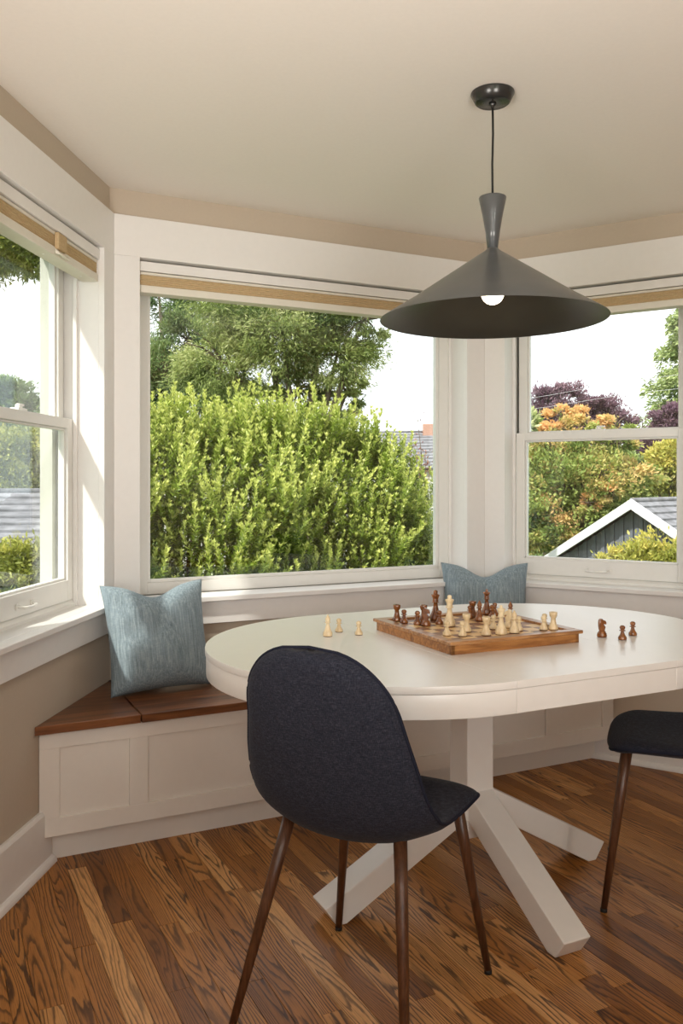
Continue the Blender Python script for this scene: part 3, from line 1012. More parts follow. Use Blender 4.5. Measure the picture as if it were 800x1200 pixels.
# ------------------------------------------------------------------ chess board
a_ = Vector((0.905, 0.425)); b__ = Vector((-0.425, 0.905))
BO = Vector((0.294, 2.303))
board = empty('chess_board', (BO.x, BO.y, TZ), math.atan2(a_.y, a_.x))
tag(board, 'folding wooden chess board lying open on the white table', 'chess board')
S = 0.457
for i in range(2):       # two hinged halves, folding across the middle
    y0, y1 = (0.0, S / 2 - 0.0008) if i == 0 else (S / 2 + 0.0008, S)
    ov = 0.009
    mb = MB()
    ya, yb_ = (y0 + ov, y1) if i == 0 else (y0, y1 - ov)
    w = 0.012
    mb.box(ov, S - ov, ya, ya + w, 0.0, 0.0265) if i == 0 else mb.box(ov, S - ov, yb_ - w, yb_, 0, 0.0265)
    mb.box(ov, ov + w, ya, yb_, 0.0, 0.0265); mb.box(S - ov - w, S - ov, ya, yb_, 0.0, 0.0265)
    hb = empty('board_half', (0, 0, 0), 0, board)
    mb.build('box_side', M_boardside, hb, 0.001)
    fr = 0.033
    top = MB()
    if i == 0: top.box(0, S, 0, fr, 0.027, 0.037)
    else: top.box(0, S, S - fr, S, 0.027, 0.037)
    yy0, yy1 = (fr, y1) if i == 0 else (y0, S - fr)
    top.box(0, fr, yy0, yy1, 0.027, 0.037); top.box(S - fr, S, yy0, yy1, 0.027, 0.037)
    top.build('frame', M_board, hb, 0.0025, 3)
    MB().box(fr, S - fr, yy0, yy1, 0.022, 0.0275).build('bed', M_boardside, hb)
sq = (S - 0.066) / 8
sqm = {}
for i in range(8):
    for j in range(8):
        dark = (i + j) % 2 == 0
        if dark not in sqm:
            o = MB().box(0.0002, sq - 0.0002, 0.0002, sq - 0.0002, 0.0, 0.003).build('square', M_sqd if dark else M_sql, board)
            sqm[dark] = o.data
        else:
            o = bpy.data.objects.new('square', sqm[dark]); COL.objects.link(o); o.parent = board
        o.location = (0.033 + i * sq, 0.033 + j * sq, 0.0276)
BZ = TZ + 0.0306

# ------------------------------------------------------------------ chess pieces
def foot(r, h):   # turned foot common to all pieces
    return [(r * .96, 0.0), (r, h * .03), (r, h * .10), (r * .93, h * .13), (r * .97, h * .16), (r * .80, h * .22)]
def prof_pawn(h, r):
    return foot(r, h) + [(r * .56, h * .34), (r * .42, h * .48), (r * .36, h * .58), (r * .74, h * .60), (r * .70, h * .645), (r * .34, h * .665),
            (r * .56, h * .73), (r * .66, h * .82), (r * .60, h * .91), (r * .36, h * .98), (r * .05, h)]
def prof_rook(h, r):
    return foot(r, h) + [(r * .62, h * .34), (r * .50, h * .50), (r * .47, h * .66), (r * .66, h * .70), (r * .62, h * .735), (r * .76, h * .77), (r * .84, h * .99), (r * .80, h), (r * .52, h), (r * .52, h * .92), (r * .03, h * .92)]
def prof_bishop(h, r):
    return foot(r, h) + [(r * .56, h * .34), (r * .38, h * .50), (r * .33, h * .60), (r * .62, h * .615), (r * .62, h * .64), (r * .36, h * .665), (r * .52, h * .73), (r * .54, h * .79), (r * .36, h * .89), (r * .16, h * .94), (r * .20, h * .965), (r * .16, h * .99), (r * .03, h)]
def prof_queen(h, r):
    return foot(r, h) + [(r * .62, h * .30), (r * .42, h * .45), (r * .34, h * .58), (r * .60, h * .60), (r * .60, h * .62), (r * .38, h * .64), (r * .55, h * .66), (r * .42, h * .70), (r * .56, h * .80), (r * .76, h * .86), (r * .66, h * .88), (r * .30, h * .90), (r * .24, h * .93), (r * .28, h * .96), (r * .2, h * .99), (r * .03, h)]
def prof_king(h, r):
    return foot(r, h) + [(r * .64, h * .30), (r * .44, h * .44), (r * .36, h * .57), (r * .66, h * .59), (r * .66, h * .61), (r * .42, h * .63), (r * .60, h * .65), (r * .46, h * .68), (r * .60, h * .76), (r * .76, h * .83), (r * .72, h * .85), (r * .40, h * .87), (r * .36, h * .90), (r * .40, h * .93), (r * .36, h * .97), (r * .2, h * .99), (r * .03, h)]
SPEC = {'pawn': (0.043, 0.0125, prof_pawn), 'rook': (0.053, 0.0145, prof_rook), 'bishop': (0.066, 0.0148, prof_bishop), 'queen': (0.085, 0.0170, prof_queen), 'king': (0.096, 0.0180, prof_king), 'knight': (0.056, 0.0148, None)}
PROTO = {}
def make_piece(kind, dark):
    h, r, pf = SPEC[kind]
    M_ = M_pd if dark else M_pl
    root = empty('chess_' + kind)
    if pf:
        MB().lathe([(x, z + 0.0015) for x, z in pf(h - 0.0015, r)], 24).build('body', M_, root)
    else:
        MB().lathe([(x, z + 0.0015) for x, z in foot(r, h)] + [(r * .74, h * .30), (r * .60, h * .34)], 24).build('turned_foot', M_, root)
        hd = [(-.50, .32), (.42, .32), (.55, .42), (.66, .52), (.50, .60), (.30, .66), (.28, .72), (.52, .70), (.82, .68), (.86, .78), (.70, .88), (.30, .93), (.05, .94), (-.02, 1.0), (-.30, 1.0), (-.62, .93), (-.72, .78), (-.70, .58), (-.62, .44)]
        poly = [(x * r, z * h) for x, z in hd]
        n = len(poly)
        cx = sum(p[0] for p in poly) / n; cz = sum(p[1] for p in poly) / n
        q = MB()
        lay = [(-.46, .80), (-.34, .97), (0, 1.0), (.34, .97), (.46, .80)]
        vs = [((cx + (x - cx) * k_), y * r, cz + (z - cz) * (k_ if z > h * .36 else 1)) for y, k_ in lay for x, z in poly]
        fs = [tuple(range(n)), tuple(reversed(range(4 * n, 5 * n)))]
        for L in range(4):
            for i in range(n):
                j = (i + 1) % n
                fs.append((L * n + i, (L + 1) * n + i, (L + 1) * n + j, L * n + j))
        q.add(vs, fs)
        q.build('horse_head', M_, root, 0.0008)
    MB().lathe([(r * .94, 0), (r * .94, 0.0016)], 20).build('felt_base', M_felt, root)
    return root
def on_board(sa, sb): 
    p = BO + a_ * (0.033 + min(max(sa * 0.955, .38), 7.62) * sq) + b__ * (0.033 + min(max(sb * 0.94, .38), 7.62) * sq)
    return (p.x, p.y, BZ)
PIECES = [
 ('rook', 1, on_board(.55, 8.2), 0, 'dark rook standing at the far left corner of the chess board'),
 ('pawn', 1, on_board(.60, 7.2), 0, 'dark pawn directly beside the dark rook at the left corner of the board'),
 ('pawn', 1, on_board(1.12, 6.31), 0, 'dark pawn standing just left of the dark knight on the board'),
 ('rook', 1, on_board(2.11, 7.2), 0, 'dark rook mostly hidden behind the dark knight on the board'),
 ('knight', 1, on_board(1.36, 5.60), -20, 'dark knight standing on the chess board near its left edge'),
 ('king', 1, on_board(3.17, 7.4), 0, 'tallest dark piece, the dark king with a round knob, left of the pale king'),
 ('pawn', 1, on_board(2.53, 5.85), 0, 'dark pawn between the tall dark king and the pale king'),
 ('king', 0, on_board(2.70, 4.85), 0, 'pale king, the tallest light piece on the board'),
 ('pawn', 0, on_board(.73, 1.99), 0, 'pale pawn right in front of the pale king, at the near edge'),
 ('pawn', 0, on_board(1.49, 1.40), 0, 'pale pawn standing in front of the pale rook near the near corner'),
 ('rook', 0, on_board(2.55, 2.60), 0, 'pale rook standing behind a pale pawn, right of the pale king'),
 ('pawn', 1, on_board(5.67, 6.95), 0, 'leftmost dark pawn of the cluster before the far blue pillow'),
 ('rook', 1, on_board(6.11, 7.3), 0, 'dark flat-topped rook between a dark pawn and the dark bishop'),
 ('bishop', 1, on_board(5.65, 5.76), 0, 'dark bishop on the board, in front left of the dark queen'),
 ('queen', 1, on_board(7.7, 7.9), 0, 'dark queen, tall pointed dark piece in front of the far pillow'),
 ('pawn', 1, on_board(7.20, 6.50), 0, 'shorter-looking dark pawn just right of the dark queen'),
 ('pawn', 1, on_board(8.1, 7.30), 0, 'dark pawn furthest right of the dark cluster behind the pale pieces'),
 ('queen', 0, on_board(3.95, .85), 0, 'pale queen, tall pointed light piece at the near right edge'),
 ('knight', 0, on_board(5.84, 2.70), 150, 'pale knight standing behind the pale queen'),
 ('pawn', 0, on_board(4.64, 2.66), 0, 'pale pawn between the near pale rook and the pale queen, set behind them'),
 ('rook', 0, on_board(2.95, 1.0), 0, 'pale rook standing just left of the pale queen at the near edge'),
 ('bishop', 0, on_board(5.0, .93), 0, 'pale bishop just right of the pale queen on the board'),
 ('pawn', 0, on_board(5.75, 1.47), 0, 'pale pawn close beside the pale bishop on the board'),
 ('pawn', 0, on_board(7.33, 1.0), 0, 'pale pawn on the board left of the lone pale rook'),
 ('pawn', 0, on_board(7.95, 1.70), 0, 'pale pawn almost hidden between the lone pale rook and a pawn'),
 ('rook', 0, on_board(8.35, .85), 0, 'lone pale rook at the right corner of the chess board'),
 ('bishop', 1, (0.571, 2.886, TZ), 0, 'dark bishop on the table just beyond the right rear edge of the board'),
 ('bishop', 0, (-0.042, 2.604, TZ), 0, 'pale bishop on the bare table left of the board'),
 ('pawn', 0, (-0.008, 2.678, TZ), 0, 'pale pawn on the bare table just right of the pale bishop'),
 ('pawn', 0, (0.053, 2.626, TZ), 0, 'pale pawn on the bare table nearest the left corner of the board'),
 ('knight', 1, (0.790, 2.590, TZ), 10, 'dark knight on the bare table right of the board'),
 ('pawn', 1, (0.838, 2.547, TZ), 0, 'dark pawn on the bare table beside the dark knight'),
 ('pawn', 1, (0.893, 2.618, TZ), 0, 'dark pawn farthest right on the bare table'),
]
for kind, dark, loc, rz, lab in PIECES:
    key = (kind, dark)
    if key not in PROTO:
        PROTO[key] = o = make_piece(kind, dark)
    else:
        o = copy_tree(PROTO[key])
    o.location = loc
    o.rotation_euler = (0, 0, rad(rz))
    tag(o, lab, 'chess piece', 'dark chess pieces' if dark else 'pale chess pieces')


# ------------------------------------------------------------------ outside: ground
GZ = -2.3
M_grass = paint('lawn', (0.10, 0.15, 0.035), 0.9, 0.4, 0.3, 3.0, 0.1)
gp = MB()
gp.add([(-90, -60, GZ), (90, -60, GZ), (90, 160, GZ), (-90, 160, GZ)], [(0, 1, 2, 3)])
tag(gp.build('ground', M_grass), kind='structure')
M_clad = paint('pale_house_cladding', (0.62, 0.60, 0.55), 0.7, 0.03, 0.05, 20)

# ------------------------------------------------------------------ leaves
def unit_rows(v): return v / np.maximum(np.linalg.norm(v, axis=-1, keepdims=True), 1e-9)
def leaf_quads(pos, direction, length, width, fold=0.25, roll=None):
    """a folded four-cornered leaf at each place, growing along its direction"""
    n = len(pos)
    d = unit_rows(direction)
    r = RNG.normal(size=(n, 3)) if roll is None else roll
    side = unit_rows(np.cross(d, r))
    up = np.cross(side, d)
    L = np.asarray(length).reshape(-1, 1); w = np.asarray(width).reshape(-1, 1)
    mid = pos + d * L * 0.5 + up * L * fold * 0.3
    return np.stack([pos, mid - side * w * .5, pos + d * L, mid + side * w * .5], 1)

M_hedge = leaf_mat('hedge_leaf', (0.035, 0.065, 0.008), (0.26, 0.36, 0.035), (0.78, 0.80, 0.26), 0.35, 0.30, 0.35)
M_stem = paint('hedge_stem', (0.11, 0.075, 0.035), 0.8, 0.2, 0.1, 40)
M_bark = paint('tree_bark', (0.14, 0.11, 0.08), 0.9, 0.25, 0.3, 20)

# ------------------------------------------------------------------ the hedge behind the middle window
def hedge():
    root = empty('hedge', (0, 0, GZ))
    tag(root, 'tall bright green hedge with upright leafy shoots filling the middle window', 'hedge')
    # hedge coordinates: s along the middle wall, v away from it, h height
    u2 = np.array([DC[0], DC[1], 0]); n2 = np.array([-DC[1], DC[0], 0])
    V0 = 3.352 + 2.0
    def place(s, v, h): return np.outer(s, u2) + np.outer(v, n2) + np.outer(h, [0, 0, 1.0])
    SA, SB = 0.90, 3.74
    def top(s):
        t = 1.45 + 0.035 * np.sin(3.1 * s) + 0.035 * np.sin(8.7 * s + 1) - 0.10 * np.clip(s - 2.5, 0, 9)
        return t - 0.42 * np.clip((s - 3.12) / 0.55, 0, 1) ** 1.6
    def face(s, h):
        # lumpy front, rounding away at top and at the right-hand end
        b = 0.16 * np.sin(2.3 * s + 1.1 * h) + 0.10 * np.sin(5.9 * s - 3.0 * h + 2) + 0.06 * np.sin(11 * s + 7 * h)
        rel = np.clip((h - (top(s) - 0.55)) / 0.55, 0, 1)
        return V0 + b + 0.62 * rel ** 2 + 0.5 * np.clip((s - 3.3) / 0.4, 0, 1) ** 2
    # shoots: a stem with whorls of leaves, all leaves pointing up and outward
    def shoot(nl, length, spread, seed):
        g = np.random.default_rng(seed)
        t = np.sort(g.uniform(0.05, 1.0, nl)) 
        t[-8:] = 1.0
        ang = np.arange(nl) * 2.4 + g.uniform(0, .5, nl)
        bend = np.array([g.normal() * .12, g.normal() * .12])
        p = np.stack([bend[0] * t ** 2 * length, bend[1] * t ** 2 * length, t * length], 1)
        up = 0.45 + 1.2 * t ** 2
        d = np.stack([np.cos(ang), np.sin(ang), up], 1)
        L = (0.044 - 0.012 * t) * g.uniform(.8, 1.2, nl)
        q = leaf_quads(p, d, L, L * 0.30, 0.3, np.tile([0, 0, 1.0], (nl, 1)) + g.normal(size=(nl, 3)) * .2)
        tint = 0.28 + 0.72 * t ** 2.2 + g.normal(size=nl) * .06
        return q, tint
    kinds = [shoot(54, 0.24, 1, 1), shoot(66, 0.31, 1, 2), shoot(40, 0.16, 1, 3), shoot(78, 0.40, 1, 4), shoot(46, 0.20, 1, 5), shoot(34, 0.13, 1, 6)]
    # places of the shoots
    ns = 3000
    s = RNG.uniform(SA, SB, ns); tp = top(s)
    h = -0.3 + (tp + 0.3) * RNG.uniform(0, 1, ns) ** 0.85
    v = face(s, h) + RNG.normal(size=ns) * .05
    P = place(s, v, h)
    na = 700
    s2 = RNG.uniform(SA, SB, na); v2 = V0 + RNG.uniform(0.3, 1.3, na); h2 = top(s2) + RNG.normal(size=na) * .05
    P = np.vstack([P, place(s2, v2, h2 - 0.02)])
    istop = np.r_[(tp - h) < 0.25, np.ones(na, bool)]
    n = len(P)
    kind = RNG.integers(0, 6, n)
    kind[istop] = RNG.choice([0, 1, 3, 1], istop.sum())
    out = np.where(istop[:, None], 0.06, 0.50) * -n2 + np.array([0, 0, 1.0]) + RNG.normal(size=(n, 3)) * np.where(istop[:, None], .09, .17)
    out = unit_rows(out)
    # local frames
    X = unit_rows(np.cross(out, RNG.normal(size=(n, 3)))); Y = np.cross(out, X)
    sc = RNG.uniform(0.75, 1.2, n)
    depth = P[:, 1]
    inview = (np.abs(P[:, 0] / P[:, 1] + 0.06) < 0.175) & (P[:, 2] > 0.45)
    order = np.argsort(np.where(inview, -sc / depth * np.array([1, 1.25, .7, 1.6, .8, .6])[kind], 1))
    single = order[:290]
    # separate shoots share six meshes
    protos = {}
    for i in single:
        k_ = int(kind[i])
        M4 = Matrix(((X[i, 0], Y[i, 0], out[i, 0], P[i, 0]), (X[i, 1], Y[i, 1], out[i, 1], P[i, 1]), (X[i, 2], Y[i, 2], out[i, 2], P[i, 2] - GZ), (0, 0, 0, 1)))
        if k_ not in protos:
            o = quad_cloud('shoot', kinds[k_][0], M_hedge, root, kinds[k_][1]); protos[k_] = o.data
        else:
            o = bpy.data.objects.new('shoot', protos[k_]); COL.objects.link(o); o.parent = root
        o.matrix_local = M4 @ Matrix.Scale(float(sc[i]), 4)
    rest_i = np.setdiff1d(np.arange(n), single)
    Q, A = [], []
    base = np.array([0, 0, -GZ])
    for k_ in range(6):
        idx = rest_i[kind[rest_i] == k_]
        q, t = kinds[k_]
        R = np.stack([X[idx], Y[idx], out[idx]], 2) * sc[idx][:, None, None]     # columns are axes
        w = np.einsum('nij,lkj->nlki', R, q) + P[idx][:, None, None, :] + base
        Q.append(w.reshape(-1, 4, 3)); A.append(np.tile(t, len(idx)) - 0.10)
    # older leaves filling the body
    nb = 60000
    s = RNG.uniform(SA - .1, SB, nb); tp = top(s); h = GZ * 0.6 + (tp - .02 - GZ * 0.6) * RNG.uniform(0, 1, nb) ** .7
    v = face(s, h) + RNG.uniform(0.0, 0.7, nb)
    p = place(s, v, h) + base
    d = -n2 * .8 + np.array([0, 0, .5]) + RNG.normal(size=(nb, 3)) * .7
    q = leaf_quads(p, d, RNG.uniform(.035, .060, nb), RNG.uniform(.013, .019, nb), .25)
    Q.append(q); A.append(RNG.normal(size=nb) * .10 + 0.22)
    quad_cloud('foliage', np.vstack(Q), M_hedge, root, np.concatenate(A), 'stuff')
    # woody stems inside
    st = MB()
    for i in range(60):
        s0 = RNG.uniform(SA + .6, SB - .4); v0 = V0 + RNG.uniform(.35, 1.0)
        a = place(np.array([s0]), np.array([v0]), np.array([0.0]))[0]
        b = place(np.array([s0 + RNG.normal() * .12]), np.array([v0 + RNG.normal() * .15]), np.array([top(np.array([s0]))[0] - GZ - .25]))[0]
        m_ = (a + b) / 2 + RNG.normal(size=3) * .08
        st.tube([a, m_, b], [.022, .016, .006], 6)
    so = st.build('stems', M_stem, root, recalc=False); so['kind'] = 'stuff'
hedge()

# ------------------------------------------------------------------ trees
def tree(name, label, cat, mat, blobs, n_leaf, leaf, wid, trunk=None, droop=0.0, hang=0.3, tint=(0.35, 0.25), clump=0.35, group=None, twigs=10, limbs=True, per=110, vary=.12):
    """blobs: (px, py, radius in px, depth): crown masses at their true places; leaves sit in clumps on them"""
    bonus = [b[4] if len(b) > 4 else 0.0 for b in blobs]
    B = [(np.array(sight(*b[:2], b[3])), b[2] * b[3] / 1000) for b in blobs]
    ctr = sum(b[0] for b in B) / len(B)
    root = empty(name, (ctr[0], ctr[1], GZ))
    tag(root, label, cat, group)
    o0 = np.array([ctr[0], ctr[1], GZ])
    vol = np.array([b[1] ** 2 for b in B]); vol = vol / vol.sum()
    Q, A = [], []
    for (c, r), f, bo in zip(B, vol, bonus):
        nl = int(n_leaf * f)
        nc = max(9, nl // per)
        dirs = unit_rows(RNG.normal(size=(nc, 3)))
        cc = c + dirs * (r * RNG.uniform(0.35, 1.05, nc) ** 0.7)[:, None] * np.array([1, 1, 0.85])
        w = RNG.integers(0, nc, nl)
        size = RNG.uniform(.7, 1.4, nc)[w][:, None]
        p = cc[w] + RNG.normal(size=(nl, 3)) * size * (r * clump * 0.40) * np.array([1, 1, .55])
        d = dirs[w] * .8 + RNG.normal(size=(nl, 3)) * .6 + np.array([0, 0, hang - droop])
        L = leaf * RNG.uniform(.7, 1.3, nl)
        Q.append(leaf_quads(p - o0, d, L, L * wid, .25))
        lift_ = np.clip((p[:, 2] - c[2]) / r * .5 + .5, 0, 1)  # tint rises with height in each crown mass
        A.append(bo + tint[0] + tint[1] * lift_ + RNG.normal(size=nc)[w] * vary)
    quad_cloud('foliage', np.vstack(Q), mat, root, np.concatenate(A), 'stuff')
    # trunk and limbs
    base = np.array([trunk[0], trunk[1], GZ]) if trunk else np.array([ctr[0], ctr[1], GZ])
    fork = base + (ctr - base) * 0.62 if limbs else base + np.array([0, 0, (ctr[2] - GZ) * .8])
    R0 = max(0.05, 0.034 * (ctr[2] - GZ))
    MB().tube([base - o0, (base + fork) / 2 - o0 + np.array([.04, 0, 0]), fork - o0], [R0, R0 * .8, R0 * .6], 10).build('trunk', M_bark, root, recalc=False)
    for c, r in (B if limbs else []):
        m_ = (fork + c) / 2 + np.array([0, 0, -.1 * r])
        MB().tube([fork - o0, m_ - o0, c + np.array([0, 0, .3 * r]) - o0], [R0 * .5, R0 * .32, R0 * .08], 7).build('branch', M_bark, root, recalc=False)
    if twigs:
        tw = MB()
        for c, r in B:
            for i in range(twigs):
                dd = unit_rows(RNG.normal(size=(1, 3)))[0]
                tw.tube([c - o0, c - o0 + dd * r * .5 + np.array([0, 0, .1 * r]), c - o0 + dd * r * .98], [R0 * .14, R0 * .08, R0 * .02], 4, False)
        t_ = tw.build('twigs', M_bark, root, recalc=False); t_['kind'] = 'stuff'
    return root

M_light = leaf_mat('light_tree_leaf', (0.09, 0.14, 0.035), (0.36, 0.43, 0.13), (0.76, 0.76, 0.40), .45, .35, .4)
M_deep = leaf_mat('deep_tree_leaf', (0.05, 0.10, 0.035), (0.18, 0.27, 0.085), (0.46, 0.53, 0.20), .45, .3, .35)
M_maple = leaf_mat('maple_leaf', (0.15, 0.25, 0.05), (0.44, 0.50, 0.14), (0.88, 0.55, 0.25), .5, .35, .3)
M_plum = leaf_mat('plum_leaf', (0.10, 0.055, 0.08), (0.21, 0.12, 0.16), (0.36, 0.23, 0.27), .5, .25, .4)
M_conifer = leaf_mat('conifer_spray', (0.10, 0.16, 0.06), (0.30, 0.38, 0.14), (0.56, 0.60, 0.27), .6, .2, .4)
M_yellow = leaf_mat('yellow_shrub_leaf', (0.16, 0.20, 0.04), (0.42, 0.43, 0.09), (0.76, 0.62, 0.16), .5, .3, .4)
M_redleaf = leaf_mat('red_sapling_leaf', (0.16, 0.045, 0.04), (0.34, 0.13, 0.10), (0.45, 0.36, 0.16), .5, .3, .5)

tree('feathery_tree', 'light green feathery tree rising behind the hedge in the middle window', 'tree', M_light,
     [(330, 395, 62, 13), (398, 415, 46, 13), (262, 425, 54, 13.4), (300, 345, 70, 13.6), (428, 374, 34, 12.8), (378, 345, 54, 13), (350, 455, 32, 13.3), (285, 468, 34, 13.8), (408, 462, 22, 13.2), (410, 490, 14, 13)],
     95000, .085, .20, None, .25, .1, (.22, .42), .40, per=330, vary=.2)
tree('dark_tree', 'darker green tree behind the feathery one at the left of the middle window', 'tree', M_deep,
     [(222, 400, 40, 19), (150, 440, 56, 19), (195, 440, 46, 18.6), (240, 345, 52, 19.5), (235, 475, 50, 19), (185, 335, 24, 19), (190, 480, 40, 19)],
     56000, .12, .2, None, .0, .2, (.25, .32), .40, per=300, vary=.15)
tree('purple_plum_tree', 'dark purple-leaved tree at the left of the right window behind the maple', 'tree', M_plum,
     [(640, 480, 28, 30), (655, 468, 24, 30), (622, 490, 26, 30.5), (648, 505, 32, 30)], 16000, .15, .30, None, 0, .4, (.3, .4), .42, twigs=16, per=170)
tree('purple_plum_tree', 'dark purple-leaved tree right of centre behind the maple in the right window', 'tree', M_plum,
     [(690, 480, 26, 33), (712, 482, 25, 33), (668, 492, 24, 33.5), (728, 505, 20, 33), (700, 510, 40, 33.4)], 18000, .15, .30, None, 0, .4, (.3, .4), .42, twigs=16, per=170)
tree('maple_tree', 'green maple tinged orange at the top, large in the right window beside the shed', 'tree', M_maple,
     [(688, 500, 26, 20.6, .35), (722, 498, 19, 20.6, .35), (657, 500, 24, 20.6, .3), (660, 484, 10, 20.6, .4), (640, 512, 18, 20.6, .3), (715, 575, 14, 20, .4), (690, 590, 13, 20, .35), (725, 520, 16, 20.4, .2), (612, 560, 60, 21.5), (655, 570, 62, 21), (700, 560, 55, 21), (630, 620, 55, 21), (680, 610, 60, 21.4), (738, 560, 30, 21)],
     80000, .115, .42, None, 0, .2, (.18, .42), .36, per=260, vary=.22)
tree('green_bush', 'green rounded bush right of the maple behind the shed roof', 'bush', M_conifer,
     [(735, 548, 22, 26), (752, 570, 30, 26), (722, 575, 24, 26)], 18000, .12, .35, None, 0, .2, (.2, .3), .45)
tree('yellow_maple', 'golden yellow small tree at the right edge of the right window', 'tree', M_yellow,
     [(785, 540, 26, 23), (765, 560, 18, 23), (805, 560, 32, 23)], 18000, .13, .4, None, 0, .2, (.4, .4), .45)
tree('purple_bush', 'dark purple bush before the conifer at the right window', 'bush', M_plum,
     [(785, 492, 18, 30), (800, 510, 24, 30), (775, 510, 14, 30), (765, 528, 22, 30)], 14000, .16, .32, None, 0, .3, (.2, .35), .5)
tree('garden_tree', 'fresh green branches at the left edge of the right window', 'tree', M_light,
     [(612, 487, 16, 15), (600, 500, 22, 15), (618, 506, 10, 15)], 3500, .13, .3, None, .1, .2, (.45, .35), .5)
tree('yellow_shrub', 'yellow-green shrub growing in front of the grey shed', 'shrub', M_yellow,
     [(745, 660, 30, 12), (780, 655, 36, 12), (715, 668, 24, 12), (805, 665, 34, 12.2), (765, 700, 50, 12), (700, 690, 30, 12)], 22000, .075, .35, None, 0, .3, (.15, .5), .45)
tree('yellow_green_tree', 'yellow-green tree high in the left-hand window', 'tree', M_yellow,
     [(5, 295, 40, 9), (-45, 270, 60, 9), (40, 285, 40, 9), (15, 250, 60, 9), (70, 270, 50, 9)], 40000, .065, .3, (-5.6, 9.0), .1, .1, (.15, .5), .5, twigs=0, limbs=False)
tree('dark_garden_tree', 'dark green tree beside the meeting rail of the left-hand window', 'tree', M_deep,
     [(10, 462, 24, 24), (-15, 470, 30, 24), (25, 488, 30, 24)], 16000, .15, .3, None, 0, .2, (.15, .3), .45)
tree('bushy_tree', 'green bushy tree above the grey roof in the left-hand window', 'tree', M_yellow,
     [(5, 540, 45, 20), (50, 535, 45, 20), (-50, 540, 50, 20), (90, 540, 40, 20), (20, 575, 50, 20)], 44000, .11, .35, (-10.0, 20.0), 0, .2, (.0, .45), .45)
tree('garden_shrub', 'low green shrub under the grey roof in the left-hand window', 'shrub', M_yellow,
     [(15, 660, 34, 8.5), (55, 662, 36, 8.5), (-30, 668, 40, 8.5), (20, 700, 50, 8.5), (80, 690, 50, 8.6)], 18000, .065, .36, None, 0, .2, (.0, .45), .45)

# conifer: tiers of hanging sprays round a straight stem
def conifer():
    ap = np.array(sight(820, 292, 40)); hgt = ap[2] - GZ
    root = empty('conifer', (ap[0], ap[1], GZ)); tag(root, 'tall pale green conifer at the right edge of the right window', 'tree')
    n = 60000
    t = RNG.uniform(0, 1, n) ** .75
    rmax = 0.25 + 4.6 * t
    ang0 = RNG.uniform(0, 6.283, 420); tt = RNG.uniform(0.02, 1, 420) ** .75
    w = RNG.integers(0, 420, n)
    rr = RNG.uniform(.15, 1, n) ** .6
    R = (0.2 + 4.5 * tt[w]) * rr * (0.8 + .4 * (np.sin(w * 12.9898) * .5 + .5))
    a = ang0[w] + RNG.normal(size=n) * .10
    p = np.stack([R * np.cos(a), R * np.sin(a), hgt * (1 - tt[w]) - 0.12 * R ** 1.3 + RNG.normal(size=n) * .16], 1)
    d = np.stack([np.cos(a), np.sin(a), -.5 + RNG.normal(size=n) * .4], 1) + RNG.normal(size=(n, 3)) * .4
    L = RNG.uniform(.14, .32, n)
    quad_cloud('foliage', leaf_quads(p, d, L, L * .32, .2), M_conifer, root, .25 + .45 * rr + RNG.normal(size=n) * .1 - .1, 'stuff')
    MB().tube([(0, 0, 0), (0, 0, hgt * .5), (0, 0, hgt)], [.35, .2, .02], 10).build('trunk', M_bark, root, recalc=False)
conifer()

# thin sapling with reddish leaves at the end of the hedge
def sapling():
    b = np.array(sight(493, 575, 10.0)); root = empty('red_leaved_sapling', (b[0], b[1], GZ))
    tag(root, 'thin sapling with reddish leaves at the right end of the hedge', 'sapling')
    o0 = np.array([b[0], b[1], GZ])
    tips = [(488, 483), (484, 520), (498, 530), (505, 545), (480, 545)]
    Q, A = [], []
    for i, (x, y) in enumerate(tips):
        tp = np.array(sight(x, y, 10.0 + .1 * i)); mid = (b + tp) / 2 + np.array([.03, 0, -.02])
        MB().tube([np.array([b[0], b[1], GZ]) - o0, b - o0, mid - o0, tp - o0], [.012, .008, .005, .002], 6).build('stem', M_stem, root, recalc=False)
        n = 40
        t = RNG.uniform(0.15, 1, n)[:, None]
        p = b * (1 - t) + tp * t + RNG.normal(size=(n, 3)) * .035
        Q.append(leaf_quads(p - o0, RNG.normal(size=(n, 3)) + [0, 0, .3], RNG.uniform(.035, .06, n), RNG.uniform(.014, .022, n))); A.append(RNG.uniform(.1, .9, n))
    quad_cloud('foliage', np.vstack(Q), M_redleaf, root, np.concatenate(A), 'stuff')
sapling()

# ------------------------------------------------------------------ neighbouring roofs
M_siding = paint('weathered_grey_siding', (0.15, 0.16, 0.19), 0.8, 0.15, 0.1, 8)
M_shingle = paint('grey_shingle', (0.20, 0.20, 0.215), 0.85, 0.3, 0.2, 5)
M_barge = paint('white_bargeboard', (0.70, 0.70, 0.72), 0.5, 0.02, 0, 10)
M_brickred = paint('red_brick', (0.42, 0.25, 0.19), 0.85, 0.2, 0.1, 30)

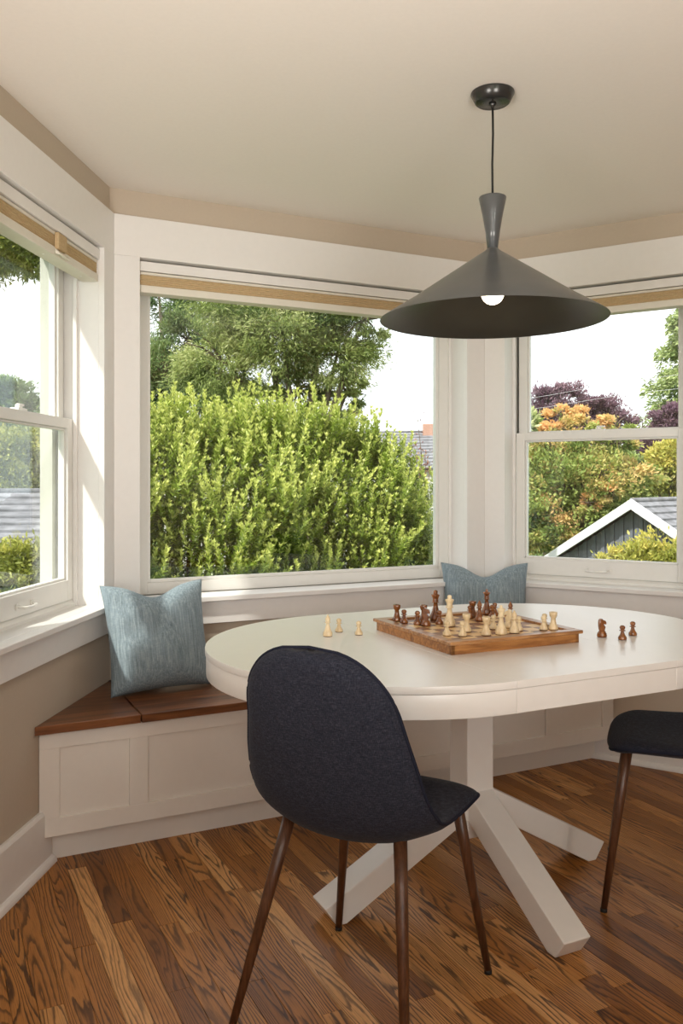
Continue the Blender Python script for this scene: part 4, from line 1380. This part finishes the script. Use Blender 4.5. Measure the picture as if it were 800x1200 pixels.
def gable_house(name, label, cat, ridge, gdir, run, half, pitch, wall_mat, courses, boards, lean_back=0.25, chimney=None):
    """ridge: point at the front gable peak; gdir: unit (x, y) along the ridge, away from the gable; half: half width"""
    rz = math.atan2(gdir[1], gdir[0]) - math.pi / 2
    root = empty(name, (ridge[0], ridge[1], GZ), rz)
    tag(root, label, cat)
    H = ridge[2] - GZ
    he = H - half * pitch
    wl = half - 0.18
    hw = H - wl * pitch - .12
    if boards:
        bw = 2 * wl / boards
        for i in range(boards):
            x0 = -wl + i * bw; x1 = x0 + bw - .012
            y0 = lean_back + (0.02 if i % 2 else 0.0)
            t0 = H - .13 - abs(x0) * pitch; t1 = H - .13 - abs(x1) * pitch
            q = MB()
            v = [(x0, y0, 0), (x1, y0, 0), (x1, y0 + .03, 0), (x0, y0 + .03, 0), (x0, y0, t0), (x1, y0, t1), (x1, y0 + .03, t1), (x0, y0 + .03, t0)]
            q.add(v, [(0, 3, 2, 1), (4, 5, 6, 7), (0, 1, 5, 4), (1, 2, 6, 5), (2, 3, 7, 6), (3, 0, 4, 7)])
            q.build('siding_board', wall_mat, root)
    body = MB()
    y0, y1 = lean_back + .055, run - .2
    body.add([(-wl, y0, 0), (wl, y0, 0), (wl, y0, hw), (0, y0, H - .14), (-wl, y0, hw), (-wl, y1, 0), (wl, y1, 0), (wl, y1, hw), (0, y1, H - .14), (-wl, y1, hw)],
             [(0, 1, 2, 3, 4), (9, 8, 7, 6, 5), (1, 6, 7, 2), (0, 4, 9, 5), (2, 7, 8, 3), (4, 3, 8, 9), (0, 5, 6, 1)])
    body.build('wall', wall_mat, root)
    sl = math.hypot(half, half * pitch)
    for sd_ in (-1, 1):
        # shingle courses, each lapping the one below
        for c in range(courses):
            a0, a1 = half * c / courses, half * (c + 1) / courses + .02
            z0, z1 = H - a0 * pitch, H - a1 * pitch
            q = MB()
            x0, x1 = sd_ * a0, sd_ * a1
            v = [(x0, 0, z0 - .02), (x0, run, z0 - .02), (x1, run, z1 + .016), (x1, 0, z1 + .016), (x0, 0, z0 - .05), (x0, run, z0 - .05), (x1, run, z1 - .012), (x1, 0, z1 - .012)]
            q.add(v, [(0, 1, 2, 3), (7, 6, 5, 4), (0, 4, 5, 1), (1, 5, 6, 2), (2, 6, 7, 3), (3, 7, 4, 0)])
            q.build('shingle_course', M_shingle, root)
        q = MB()
        x1 = sd_ * (half + .03)
        zz = H - (half + .03) * pitch
        v = [(0, -.05, H + .02), (x1, -.05, zz + .02), (x1, -.05, zz - .13), (0, -.05, H - .16), (0, 0.0, H + .02), (x1, 0.0, zz + .02), (x1, 0.0, zz - .13), (0, 0.0, H - .16)]
        q.add(v, [(0, 1, 2, 3), (7, 6, 5, 4), (0, 4, 5, 1), (1, 5, 6, 2), (2, 6, 7, 3), (3, 7, 4, 0)])
        q.build('bargeboard', M_barge, root)
    MB().tube([(0, 0, H - .005), (0, run, H - .005)], [.05, .05], 6).build('ridge_cap', M_shingle, root)
    if chimney:
        x, y, w, h = chimney
        MB().box(x - w, x + w, y - w, y + w, H - abs(x) * pitch - .3, H + h).build('chimney', M_brickred, root, .02)
    return root
gable_house('garden_shed', 'small grey board shed with white bargeboards and a shingled roof in the right window', 'shed',
            sight(740, 586, 15), (0.707, 0.707), 6.0, 2.0, 0.64, M_siding, 12, 40)
p_ = sight(545, 505, 27)
gable_house('neighbour_house', 'pale roof with a red brick chimney beyond the right end of the hedge', 'house',
            p_, (-0.97, 0.24), 9.0, 3.4, 0.36, M_clad, 12, 0, chimney=(-0.2, 1.1, .20, .22))
p_ = sight(140, 575, 13)
gable_house('grey_roofed_house', 'house with a long grey shingled roof in the left-hand window', 'house',
            p_, (-0.985, -0.17), 11.0, 2.6, 0.40, M_clad, 12, 0)

# overhead wires before the conifer
M_wire = plain('grey_wire', (0.6, 0.6, 0.62), 0.6)
for lab, ya, yb2, yc in (('upper of two overhead wires crossing before the conifer', 470, 443, 425), ('lower of two overhead wires crossing before the conifer', 482, 458, 444)):
    a, b, c = sight(560, ya + 6, 30), sight(740, yb2 + 3, 25), sight(900, yc - 2, 21)
    tag(MB().tube([a, (a + b) / 2 + Vector((0, 0, -.03)), b, (b + c) / 2 + Vector((0, 0, -.03)), c], 0.005, 5).build('overhead_wire', M_wire, recalc=False), lab, 'wire', 'overhead wires')
